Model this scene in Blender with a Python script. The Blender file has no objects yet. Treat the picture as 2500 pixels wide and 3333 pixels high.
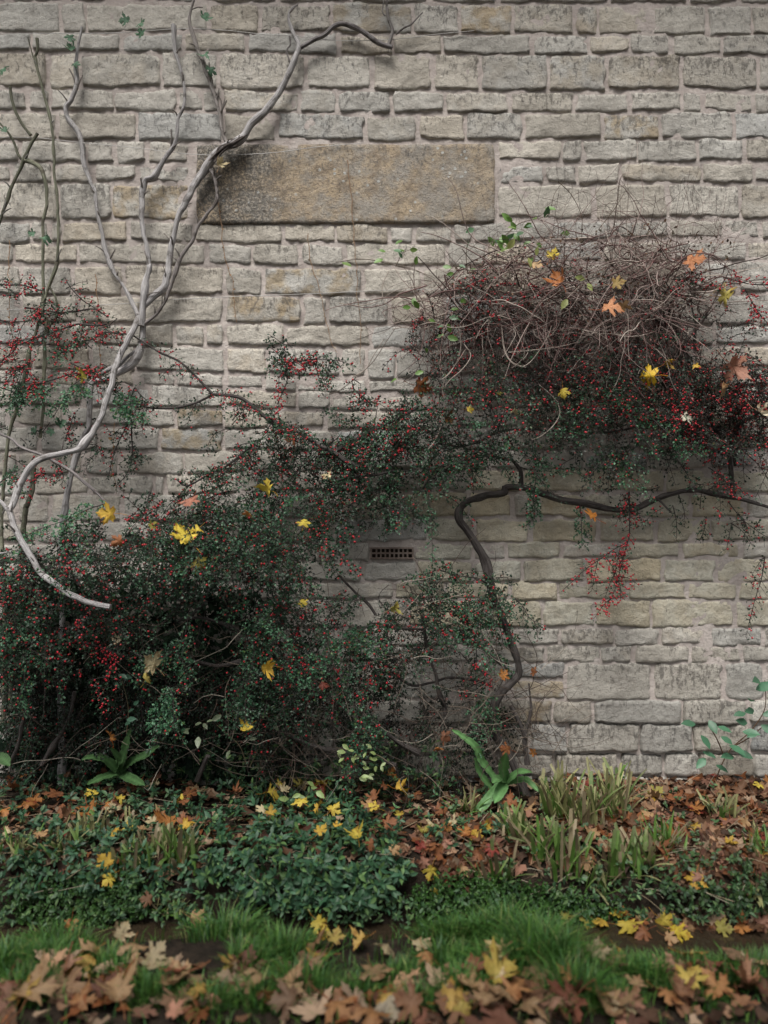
import bpy, math, random
import numpy as np
from mathutils import Vector

# ------------------------------------------------------------------ camera, sky, sun, exposure
SC = bpy.context.scene
D = 3.84            # camera to wall, metres
ZC = 1.354          # camera height above the foot of the wall
SP = 0.001533       # metres per photograph pixel (2500 px wide) on the wall plane
cam = bpy.data.cameras.new('camera')
cam.sensor_fit = 'VERTICAL'; cam.sensor_height = 36.0; cam.sensor_width = 27.0
cam.lens = 18.0 / (1666.5 * SP / D)
cam.clip_start = 0.05; cam.clip_end = 200
cam.dof.use_dof = True; cam.dof.focus_distance = 3.72; cam.dof.aperture_fstop = 1.0
camo = bpy.data.objects.new('camera', cam); SC.collection.objects.link(camo)
camo.location = (0, -D, ZC); camo.rotation_euler = (math.radians(90), 0, 0)
SC.camera = camo

SUN_EL, SUN_AZ = math.radians(61), math.radians(196)     # azimuth measured clockwise from +Y
W = bpy.data.worlds.new('World'); SC.world = W; W.use_nodes = True
nt = W.node_tree; nt.nodes.clear()
sky = nt.nodes.new('ShaderNodeTexSky'); sky.sky_type = 'NISHITA'; sky.sun_disc = False
sky.sun_elevation = SUN_EL; sky.sun_rotation = SUN_AZ
sky.air_density = 1.0; sky.dust_density = 4.0; sky.ozone_density = 1.0
hs = nt.nodes.new('ShaderNodeHueSaturation'); hs.inputs['Saturation'].default_value = 0.28
bg = nt.nodes.new('ShaderNodeBackground'); bg.inputs[1].default_value = 0.05
wo = nt.nodes.new('ShaderNodeOutputWorld')
nt.links.new(sky.outputs[0], hs.inputs['Color']); nt.links.new(hs.outputs[0], bg.inputs[0]); nt.links.new(bg.outputs[0], wo.inputs[0])
sl = bpy.data.lights.new('sun', 'SUN'); sl.energy = 1.5; sl.angle = math.radians(28); sl.color = (1.0, 0.965, 0.92)
so = bpy.data.objects.new('sun', sl); SC.collection.objects.link(so)
sdir = Vector((math.sin(SUN_AZ) * math.cos(SUN_EL), math.cos(SUN_AZ) * math.cos(SUN_EL), math.sin(SUN_EL)))
so.rotation_euler = sdir.to_track_quat('Z', 'Y').to_euler(); so.location = (0, -3, 8)
SC.view_settings.view_transform = 'Standard'; SC.view_settings.look = 'None'
SC.view_settings.gamma = 1.0; SC.view_settings.exposure = 1.3
SC.view_settings.use_curve_mapping = False
SC.render.engine = 'CYCLES'

# ------------------------------------------------------------------ helpers
COL = SC.collection
def P(px, py, d=0.0):
    """photograph pixel (2500 wide) + distance in front of the wall -> point"""
    k = (D - d) / D
    return np.array([(px - 1250) * SP * k, -d, ZC + (1666.5 - py) * SP * k])
Q = 2500 / 1659.0
def V(x, y, d=0.0): return P(x * Q, y * Q, d)         # the same on a 1659 px wide view
OX = {'A': 0, 'B': 800, 'C': 1600}; OY = {'1': 0, '2': 800, '3': 1600, '4': 2433}
def T(tile, pts, d):
    """points read from an enlarged tile of the photograph; d: one distance or (start, end)"""
    d0, d1 = d if isinstance(d, tuple) else (d, d)
    n = len(pts)
    return np.array([P(OX[tile[0]] + x / 1.8433, OY[tile[1]] + y / 1.8433, d0 + (d1 - d0) * i / max(1, n - 1)) for i, (x, y) in enumerate(pts)])

def _h(a, b, c, seed):
    n = (a * 374761393 + b * 668265263 + c * 2147483647 + seed * 1274126177) & 0xFFFFFFFF
    n = ((n ^ (n >> 13)) * 1274126177) & 0xFFFFFFFF
    return ((n ^ (n >> 16)) & 0xFFFF) / 32767.5 - 1.0
def vn(x, y, z, seed=0):
    """value noise in -1..1 on arrays"""
    x, y, z = np.broadcast_arrays(np.asarray(x, float), np.asarray(y, float), np.asarray(z, float))
    xi, yi, zi = np.floor(x).astype(np.int64), np.floor(y).astype(np.int64), np.floor(z).astype(np.int64)
    f = [t - i for t, i in ((x, xi), (y, yi), (z, zi))]
    u, v, w = [t * t * (3 - 2 * t) for t in f]
    r = 0
    for a in (0, 1):
        for b in (0, 1):
            for c in (0, 1):
                r = r + _h(xi + a, yi + b, zi + c, seed) * (u if a else 1 - u) * (v if b else 1 - v) * (w if c else 1 - w)
    return r
def unit(a): return a / np.maximum(np.linalg.norm(a, axis=-1, keepdims=True), 1e-9)

class MB:
    """collects vertices, faces and a per-vertex tint; build() links them as one mesh object"""
    def __init__(s): s.v = []; s.f = []; s.c = []; s.k = []; s.n = 0
    def add(s, v, f, col=None, bark=None):
        v = np.asarray(v, float).reshape(-1, 3); f = np.asarray(f, np.int64)
        s.v.append(v); s.f.append(f + s.n); s.n += len(v)
        c = np.ones((len(v), 3)) * 0.5 if col is None else np.broadcast_to(np.asarray(col, float), (len(v), 3))
        s.c.append(c)
        s.k.append(np.zeros((len(v), 3)) if bark is None else bark)
    def empty(s): return s.n == 0
    def mesh(s, name, smooth=True, origin=None):
        me = bpy.data.meshes.new(name)
        v = np.concatenate(s.v)
        if origin is not None: v = v - np.asarray(origin)
        me.vertices.add(len(v)); me.vertices.foreach_set('co', v.astype(np.float32).ravel())
        idx = np.concatenate([f.ravel() for f in s.f]); cnt = np.concatenate([np.full(len(f), f.shape[1]) for f in s.f])
        st = np.concatenate([[0], np.cumsum(cnt)[:-1]])
        me.loops.add(len(idx)); me.loops.foreach_set('vertex_index', idx.astype(np.int32))
        me.polygons.add(len(cnt)); me.polygons.foreach_set('loop_start', st.astype(np.int32))
        me.polygons.foreach_set('use_smooth', np.full(len(cnt), smooth))
        c = np.concatenate(s.c); at = me.attributes.new('tint', 'FLOAT_COLOR', 'POINT')
        at.data.foreach_set('color', np.concatenate([c, np.ones((len(c), 1))], 1).astype(np.float32).ravel())
        k = np.concatenate(s.k)
        if np.any(k):
            at = me.attributes.new('bark', 'FLOAT_VECTOR', 'POINT'); at.data.foreach_set('vector', k.astype(np.float32).ravel())
        me.update(calc_edges=True); me.validate()
        return me
    def build(s, name, mat, parent=None, smooth=True, origin=None):
        me = s.mesh(name, smooth, origin)
        me.materials.append(mat)
        o = bpy.data.objects.new(name, me); COL.objects.link(o)
        if origin is not None: o.location = tuple(origin)
        if parent is not None:
            o.parent = parent
            if origin is None: o.location = -parent.location
            else: o.location = Vector(origin) - parent.location
        return o

def tag(o, label=None, cat=None, group=None, kind=None):
    if label: o['label'] = label
    if cat: o['category'] = cat
    if group: o['group'] = group
    if kind: o['kind'] = kind
    return o
def empty(name, loc, label, cat, group=None):
    o = bpy.data.objects.new(name, None); COL.objects.link(o); o.location = tuple(loc); o.empty_display_size = 0.05
    return tag(o, label, cat, group)

def smooth_path(pts, step=0.02):
    p = np.asarray(pts, float)
    if len(p) < 2: return p
    e = np.vstack([2 * p[0] - p[1], p, 2 * p[-1] - p[-2]])
    out = []
    for i in range(len(p) - 1):
        a, b, c, d = e[i:i + 4]
        n = max(2, int(np.linalg.norm(c - b) / step))
        t = np.linspace(0, 1, n, endpoint=False)[:, None]
        out.append(0.5 * ((2 * b) + (c - a) * t + (2 * a - 5 * b + 4 * c - d) * t ** 2 + (3 * b - a - 3 * c + d) * t ** 3))
    out.append(p[-1:])
    return np.vstack(out)
def tube(mb, path, radii, sides=8, col=None, rough=0.0, seed=0, cap=True):
    p = np.asarray(path, float); n = len(p)
    r = np.interp(np.linspace(0, 1, n), np.linspace(0, 1, len(radii)), radii)
    t = unit(np.gradient(p, axis=0))
    ref = np.array([0, 1.0, 0]) if abs(unit(p[-1] - p[0])[1]) < 0.8 else np.array([1.0, 0, 0])
    n1 = np.zeros_like(p); a = unit(np.cross(t[0], ref))
    for i in range(n):
        a = a - t[i] * np.dot(a, t[i]); a = a / max(np.linalg.norm(a), 1e-9); n1[i] = a
    n2 = np.cross(t, n1)
    th = np.linspace(0, 2 * math.pi, sides, endpoint=False)
    c, s_ = np.cos(th), np.sin(th)
    L = np.concatenate([[0], np.cumsum(np.linalg.norm(np.diff(p, axis=0), axis=1))])
    rr = r[:, None] * np.ones(sides)
    if rough:
        rr = rr * (1 + rough * vn(c[None] * 1.6 + 7, s_[None] * 1.6, L[:, None] * 9, seed) + rough * 1.1 * vn(c[None] * .7, s_[None] * .7, L[:, None] * 22, seed + 5))
    v = p[:, None] + rr[..., None] * (c[None, :, None] * n1[:, None] + s_[None, :, None] * n2[:, None])
    i = np.arange(n - 1)[:, None] * sides; j = np.arange(sides)[None]; j2 = (j + 1) % sides
    f = np.stack([i + j, i + j2, i + sides + j2, i + sides + j], -1).reshape(-1, 4)
    bk = np.stack(np.broadcast_arrays(c[None] * 1.0 + seed, s_[None] * 1.0, L[:, None]), -1).reshape(-1, 3)
    mb.add(v.reshape(-1, 3), f, col, bk)
    if cap:
        for e, o in ((0, -1), (n - 1, 1)):
            ring = v[e]; m = ring.mean(0)
            vv = np.vstack([ring, m[None] + o * t[e] * r[e] * .25])
            k = np.arange(sides)
            ff = np.stack([k, (k + 1) % sides, np.full(sides, sides)], 1)
            mb.add(vv, ff if o > 0 else ff[:, ::-1], col, np.tile([[.1, .1, L[e]]], (sides + 1, 1)))
def tubes(mb, Pth, R, sides=3, col=None):
    """many tubes at once: Pth (m,n,3), R (m,n); col (m,3)"""
    m, n, _ = Pth.shape
    t = unit(np.gradient(Pth, axis=1))
    ch = unit(Pth[:, -1] - Pth[:, 0])
    ref = np.where((np.abs(ch[:, 1]) < .7)[:, None], np.array([[0.05, 1, 0.02]]), np.array([[1, 0.05, 0.03]]))
    n1 = unit(np.cross(t, ref[:, None])); n2 = np.cross(t, n1)
    th = np.linspace(0, 2 * math.pi, sides, endpoint=False)
    v = Pth[:, :, None] + R[:, :, None, None] * (np.cos(th)[None, None, :, None] * n1[:, :, None] + np.sin(th)[None, None, :, None] * n2[:, :, None])
    b = np.arange(m)[:, None, None] * (n * sides); i = np.arange(n - 1)[None, :, None] * sides
    j = np.arange(sides)[None, None]; j2 = (j + 1) % sides
    f = np.stack(np.broadcast_arrays(b + i + j, b + i + j2, b + i + sides + j2, b + i + sides + j), -1).reshape(-1, 4)
    c = None if col is None else np.repeat(np.asarray(col), n * sides, 0)
    mb.add(v.reshape(-1, 3), f, c)
def inst(mb, tpl, faces, pos, X, N, scale, col=None, wid=None):
    """template (x along, y across, z normal) at many places"""
    pos = np.asarray(pos, float); m = len(pos)
    if m == 0: return
    X = unit(np.asarray(X, float)); Y = unit(np.cross(N, X)); Z = np.cross(X, Y)
    scale = np.broadcast_to(np.asarray(scale, float), (m,)); wid = scale if wid is None else np.broadcast_to(np.asarray(wid, float), (m,))
    k = len(tpl); t = np.asarray(tpl, float)
    v = pos[:, None] + scale[:, None, None] * (t[None, :, 0:1] * X[:, None] + t[None, :, 2:3] * Z[:, None]) + wid[:, None, None] * t[None, :, 1:2] * Y[:, None]
    base = (np.arange(m) * k)[:, None, None]
    c = None if col is None else np.repeat(np.broadcast_to(np.asarray(col, float), (m, 3)), k, 0)
    groups = {}
    for f in faces: groups.setdefault(len(f), []).append(f)
    first = True; n0 = mb.n
    for ln, fl in groups.items():
        fa = (base + np.asarray(fl)[None]).reshape(-1, ln)
        if first: mb.add(v.reshape(-1, 3), fa, c); first = False
        else: mb.f.append(fa + n0)

# ------------------------------------------------------------------ materials
def mat(name):
    m = bpy.data.materials.new(name); m.use_nodes = True; n = m.node_tree; n.nodes.clear()
    out = n.nodes.new('ShaderNodeOutputMaterial'); b = n.nodes.new('ShaderNodeBsdfPrincipled')
    n.links.new(b.outputs[0], out.inputs[0])
    return m, n, b, out
class NG:
    """small node-writing helper"""
    def __init__(s, n): s.n = n
    def node(s, t, **kw):
        x = s.n.nodes.new(t)
        for k, v in kw.items(): setattr(x, k, v)
        return x
    def val(s, sock, v):
        if hasattr(v, 'is_output') or hasattr(v, 'links'): s.n.links.new(v, sock)
        else: sock.default_value = v
    def noise(s, vec, scale, detail=4, rough=.6, w=None):
        x = s.node('ShaderNodeTexNoise'); x.inputs['Scale'].default_value = scale; x.inputs['Detail'].default_value = detail; x.inputs['Roughness'].default_value = rough
        if vec is not None: s.n.links.new(vec, x.inputs['Vector'])
        return x.outputs['Fac']
    def ramp(s, f, a, b, ca=0.0, cb=1.0):
        x = s.node('ShaderNodeMapRange'); x.interpolation_type = 'SMOOTHSTEP'
        s.n.links.new(f, x.inputs[0]); x.inputs[1].default_value = a; x.inputs[2].default_value = b; x.inputs[3].default_value = ca; x.inputs[4].default_value = cb
        return x.outputs[0]
    def mix(s, f, a, b, mode='MIX'):
        x = s.node('ShaderNodeMix', data_type='RGBA', blend_type=mode)
        s.val(x.inputs[0], f)
        for sock, c in ((x.inputs[6], a), (x.inputs[7], b)):
            if isinstance(c, tuple): sock.default_value = (*c, 1)
            else: s.n.links.new(c, sock)
        return x.outputs[2]
    def math(s, op, a, b=0.0):
        x = s.node('ShaderNodeMath', operation=op); s.val(x.inputs[0], a); s.val(x.inputs[1], b); return x.outputs[0]
    def scale(s, vec, xyz, off=None):
        x = s.node('ShaderNodeMapping'); s.n.links.new(vec, x.inputs[0]); x.inputs['Scale'].default_value = xyz
        if off is not None: s.n.links.new(off, x.inputs['Location'])
        return x.outputs[0]
    def bump(s, b, hts):
        prev = None
        for h, st, dist in hts:
            x = s.node('ShaderNodeBump'); x.inputs['Strength'].default_value = st; x.inputs['Distance'].default_value = dist
            s.n.links.new(h, x.inputs['Height'])
            if prev is not None: s.n.links.new(prev, x.inputs['Normal'])
            prev = x.outputs[0]
        s.n.links.new(prev, b.inputs['Normal'])

def stone_mat(name, slab=False):
    m, n, b, o = mat(name); g = NG(n)
    pos = g.node('ShaderNodeNewGeometry').outputs['Position']
    oi = g.node('ShaderNodeObjectInfo')
    tint = g.node('ShaderNodeAttribute', attribute_name='tint').outputs['Color']     # r: height within the stone, g: warm, b: dark
    sep = g.node('ShaderNodeSeparateColor'); n.links.new(tint, sep.inputs[0])
    v, warm, dark = sep.outputs[0], sep.outputs[1], sep.outputs[2]
    big = g.noise(pos, 9, 3); mid = g.noise(pos, 38, 6, .68); fine = g.noise(pos, 170, 6, .75)
    base = g.mix(g.ramp(big, .35, .65), (.50, .47, .42), (.63, .60, .54))
    base = g.mix(g.ramp(mid, .40, .66, 0, .5), base, (.70, .67, .61))
    och = g.math('MULTIPLY', g.ramp(g.noise(pos, 11, 5, .6), .40, .60), warm)
    base = g.mix(g.math('MULTIPLY', och, .75), base, (.46, .345, .20))
    if slab:
        base = g.mix(g.ramp(g.noise(pos, 14, 7, .7), .42, .60), (.54, .43, .30), (.33, .265, .195))
        base = g.mix(g.ramp(g.noise(pos, 5.5, 6, .7), .42, .58, 0, .85), base, (.40, .375, .335))
        base = g.mix(g.ramp(g.noise(pos, 45, 6, .75), .50, .62, 0, .7), base, (.56, .47, .36))
        base = g.mix(g.ramp(g.noise(pos, 90, 5, .75), .54, .64, 0, .8), base, (.16, .14, .12))
    # dark weathering: patches that run down from the top of each stone
    st = g.noise(g.scale(pos, (52, 52, 26)), 1.0, 7, .72)
    thr = g.math('ADD', st, g.math('MULTIPLY', g.math('SUBTRACT', v, .55), .12))
    thr = g.math('ADD', thr, g.math('MULTIPLY', g.math('SUBTRACT', dark, .5), .15))
    base = g.mix(g.ramp(thr, .55, .68, 0, .72), base, (.15, .142, .13))
    run = g.noise(g.scale(pos, (2.6, 2.6, .9)), 1.0, 4, .6)      # damp runs that cross the joints
    base = g.mix(g.ramp(run, .48, .66, 0, .28), base, (.27, .25, .22))
    pit = g.ramp(g.noise(pos, 95, 4, .7), .60, .70)
    base = g.mix(g.math('MULTIPLY', pit, .55), base, (.13, .115, .10))
    if slab:   # pale lichen rosettes and a dark sooty end
        vo = g.node('ShaderNodeTexVoronoi'); vo.inputs['Scale'].default_value = 26; n.links.new(pos, vo.inputs['Vector'])
        sp = g.math('MULTIPLY', g.ramp(vo.outputs['Distance'], .16, .22, 1, 0), g.ramp(g.noise(pos, 6, 2), .50, .58))
        base = g.mix(sp, base, (.55, .55, .52))
        sx = g.node('ShaderNodeSeparateXYZ'); n.links.new(pos, sx.inputs[0])
        soot = g.math('MULTIPLY', g.ramp(sx.outputs[0], -.72, -.30, 1, 0), g.ramp(g.noise(pos, 75, 6, .75), .42, .55))
        base = g.mix(g.math('MULTIPLY', soot, .8), base, (.09, .088, .08))
    base = g.mix(g.ramp(fine, .3, .7, .10, 0), base, (.16, .14, .12))
    base = g.mix(1.0, base, oi.outputs['Color'], 'MULTIPLY')
    n.links.new(base, b.inputs['Base Color']); b.inputs['Roughness'].default_value = .92; b.inputs['Specular IOR Level'].default_value = .25
    tool = g.noise(g.scale(pos, (150, 150, 9)), 1.0, 3, .5)
    g.bump(b, [(tool, .05 if slab else .35, .006), (mid, .8, .014), (fine, .9, .006), (pit, .5, -.006), (g.noise(g.scale(pos, (30, 30, 42)), 1.0, 5, .7), .6, .012)])
    return m
def simple_noise_mat(name, c1, c2, scale, rough=.9, bumps=((60, .5, .006), (220, .5, .003)), lo=.35, hi=.65, c3=None, spec=.3):
    m, n, b, o = mat(name); g = NG(n)
    pos = g.node('ShaderNodeNewGeometry').outputs['Position']
    c = g.mix(g.ramp(g.noise(pos, scale, 5, .62), lo, hi), c1, c2)
    if name.startswith('pink'): c = g.mix(g.ramp(g.noise(g.scale(pos, (2.6, 2.6, .9)), 1.0, 4, .6), .48, .66, 0, .4), c, (.26, .235, .215))
    if c3: c = g.mix(g.ramp(g.noise(pos, scale * 4.3, 5, .65), .55, .7), c, c3)
    n.links.new(c, b.inputs['Base Color']); b.inputs['Roughness'].default_value = rough; b.inputs['Specular IOR Level'].default_value = spec
    g.bump(b, [(g.noise(pos, s, 4, .6), st, ds) for s, st, ds in bumps])
    return m
def bark_mat(name, c1, c2, c3, streak=6, bump=.6):
    m, n, b, o = mat(name); g = NG(n)
    bk = g.node('ShaderNodeAttribute', attribute_name='bark').outputs['Vector']
    pos = g.node('ShaderNodeNewGeometry').outputs['Position']
    s1 = g.noise(g.scale(bk, (2.2, 2.2, streak)), 1.6, 5, .65); s2 = g.noise(g.scale(bk, (6, 6, streak * 1.8)), 1.0, 4, .6)
    c = g.mix(g.ramp(s1, .38, .62), c1, c2)
    c = g.mix(g.ramp(g.noise(pos, 17, 4, .6), .52, .66, 0, .75), c, c3)
    tint = g.node('ShaderNodeAttribute', attribute_name='tint').outputs['Color']
    c = g.mix(1.0, c, g.mix(1.0, tint, (2, 2, 2), 'MULTIPLY'), 'MULTIPLY')
    n.links.new(c, b.inputs['Base Color']); b.inputs['Roughness'].default_value = .8; b.inputs['Specular IOR Level'].default_value = .3
    g.bump(b, [(s2, bump, .006), (s1, bump, .01), (g.noise(pos, 240, 3), .3, .002)])
    return m
def leaf_mat(name, rough=.4, trans=.2, src='tint', spec=.5, vary=.3, vein=False):
    m, n, b, out = mat(name); g = NG(n)
    pos = g.node('ShaderNodeNewGeometry').outputs['Position']
    t = g.node('ShaderNodeAttribute', attribute_name='tint').outputs['Color']
    if src == 'object':
        oi = g.node('ShaderNodeObjectInfo'); sep = g.node('ShaderNodeSeparateColor'); n.links.new(t, sep.inputs[0])
        c = oi.outputs['Color']
        blot = g.math('ADD', g.noise(pos, 45, 5, .65), g.math('MULTIPLY', sep.outputs[0], .16))     # r: towards the margin
        c = g.mix(g.ramp(blot, .60, .78, 0, .75), c, g.mix(1.0, c, (.50, .30, .22), 'MULTIPLY'))
        c = g.mix(g.ramp(g.noise(pos, 20, 3), .5, .7, 0, .5), c, g.mix(1.0, c, (1.25, 1.18, 1.1), 'MULTIPLY'))
        c = g.mix(g.ramp(sep.outputs[1], .75, .98, 0, .45), c, g.mix(1.0, c, (1.5, 1.45, 1.2), 'MULTIPLY'))   # g: along a vein
        c = g.mix(g.ramp(g.noise(pos, 260, 2), .62, .7, 0, .5), c, (.06, .035, .02))
    else:
        c = g.mix(g.ramp(g.noise(pos, 60, 3), .3, .7, 0, vary), t, g.mix(1.0, t, (.55, .6, .5), 'MULTIPLY'))
    n.links.new(c, b.inputs['Base Color']); b.inputs['Roughness'].default_value = rough; b.inputs['Specular IOR Level'].default_value = spec
    g.bump(b, [(g.noise(pos, 130, 3), .25, .003)])
    if trans:
        tr = g.node('ShaderNodeBsdfTranslucent'); n.links.new(c, tr.inputs[0])
        mx = g.node('ShaderNodeMixShader'); mx.inputs[0].default_value = trans
        n.links.new(b.outputs[0], mx.inputs[1]); n.links.new(tr.outputs[0], mx.inputs[2]); n.links.new(mx.outputs[0], out.inputs[0])
    return m
M = {}
M['stone'] = stone_mat('weathered_limestone'); M['slab'] = stone_mat('ironstone_slab', True)
M['mortar'] = simple_noise_mat('pink_lime_mortar', (.46, .40, .37), (.58, .52, .48), 14, .95, ((70, .7, .008), (300, .7, .003)), c3=(.42, .38, .355), spec=.1)
M['soil'] = simple_noise_mat('dark_soil', (.012, .009, .006), (.032, .023, .016), 22, .95, ((30, .8, .02), (140, .8, .008)), spec=.2)
M['vine'] = bark_mat('grey_vine_bark', (.27, .255, .25), (.56, .54, .535), (.13, .115, .105))
M['greenvine'] = bark_mat('green_brown_bark', (.10, .105, .075), (.22, .22, .165), (.07, .055, .045))
M['cotbark'] = bark_mat('dark_cotoneaster_bark', (.035, .029, .027), (.10, .088, .082), (.03, .025, .022))
M['twig'] = leaf_mat('twig', .8, 0, spec=.25)
M['drystem'] = leaf_mat('dry_stem', .85, 0, spec=.2)
M['leaf'] = leaf_mat('small_glossy_leaf', .45, .12, spec=.32)
M['greenleaf'] = leaf_mat('soft_green_leaf', .42, .3)
M['peri'] = leaf_mat('periwinkle_leaf', .5, .15, spec=.35)
M['ivy'] = leaf_mat('dull_ivy_leaf', .75, .05, spec=.12)
M['grass'] = leaf_mat('grass_blade', .5, .3, spec=.35)
M['fallen'] = leaf_mat('fallen_maple_leaf', .6, .22, 'object', spec=.3)
M['litter'] = leaf_mat('leaf_litter', .7, .15, spec=.25)
m_, n_, b_, o_ = mat('red_berry'); g_ = NG(n_)
t_ = g_.node('ShaderNodeAttribute', attribute_name='tint').outputs['Color']; n_.links.new(t_, b_.inputs['Base Color'])
b_.inputs['Roughness'].default_value = .28; b_.inputs['Specular IOR Level'].default_value = .5; M['berry'] = m_
m_, n_, b_, o_ = mat('galvanised_wire'); b_.inputs['Base Color'].default_value = (.42, .41, .40, 1); b_.inputs['Metallic'].default_value = .7; b_.inputs['Roughness'].default_value = .55; M['wire'] = m_
M['clay'] = simple_noise_mat('old_clay_vent', (.16, .12, .10), (.26, .21, .18), 30, .9)
m_, n_, b_, o_ = mat('dark_stream_water'); g_ = NG(n_)
b_.inputs['Base Color'].default_value = (.030, .022, .014, 1); b_.inputs['Roughness'].default_value = .08; b_.inputs['Specular IOR Level'].default_value = .5
pp = g_.node('ShaderNodeNewGeometry').outputs['Position']; g_.bump(b_, [(g_.noise(pp, 12, 2), .12, .02)]); M['water'] = m_

# ------------------------------------------------------------------ ground and stream
def sst(a, b, x): t = np.clip((x - a) / (b - a), 0, 1); return t * t * (3 - 2 * t)
def bank_edge(x): return 0.77 + .05 * vn(x * 2.3, 3.1, 0, 3)
def lawn_edge(x): return 1.10 + .12 * sst(.35, .8, x) + .04 * vn(x * 3, 9.3, 0, 5) + .05 * sst(-.5, -1.0, x)
def gz(x, d):
    x = np.asarray(x, float); d = np.asarray(d, float)
    e = bank_edge(x); l = lawn_edge(x)
    bed = .015 - .035 * d + .018 * vn(x * 5, d * 5, 0, 1) + .012 * vn(x * 13, d * 13, 0, 2)
    z = bed + (-.285 - bed) * sst(e, e + .19, d)
    lawn = -.115 - .03 * sst(.3, .9, x) + .014 * vn(x * 4, d * 4, 1, 4) + .008 * vn(x * 14, d * 14, 1, 4) + .02 * sst(-1.5, -4, -d)
    return z + (lawn - z) * sst(l - .07, l + .06, d)
xs = np.concatenate([np.linspace(-14, -3.2, 14), np.linspace(-3, 3, 241), np.linspace(3.2, 14, 14)])
ds = np.concatenate([np.linspace(-.3, 2.6, 140), np.linspace(2.8, 5, 14), np.linspace(6, 18, 7)])
X_, D_ = np.meshgrid(xs, ds)
Z_ = gz(X_, np.maximum(D_, 0))
nx, nd = len(xs), len(ds)
i, j = np.meshgrid(np.arange(nd - 1), np.arange(nx - 1), indexing='ij')
gb = MB(); gb.add(np.stack([X_, -D_, Z_], -1).reshape(-1, 3), np.stack([i * nx + j, (i + 1) * nx + j, (i + 1) * nx + j + 1, i * nx + j + 1], -1).reshape(-1, 4))
tag(gb.build('ground', M['soil']), kind='structure')
xw = np.linspace(-13, 13, 40); wv = []
for x in xw: wv += [(x, -.72, -.215), (x, -1.34, -.215)]
wb = MB(); k = np.arange(39) * 2; wb.add(wv, np.stack([k, k + 1, k + 3, k + 2], 1)); tag(wb.build('stream_water', M['water']), kind='structure')
def hit(x, y, lift=0.0):
    """where the line of sight through view pixel (1659 wide) meets the ground"""
    for k in np.linspace(.35, 1.0, 900):
        p = V(x, y, D * (1 - k))
        if p[2] <= gz(p[0], -p[1]): 
            return np.array([p[0], p[1], float(gz(p[0], -p[1])) + lift])
    return V(x, y, 0.02)

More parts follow.
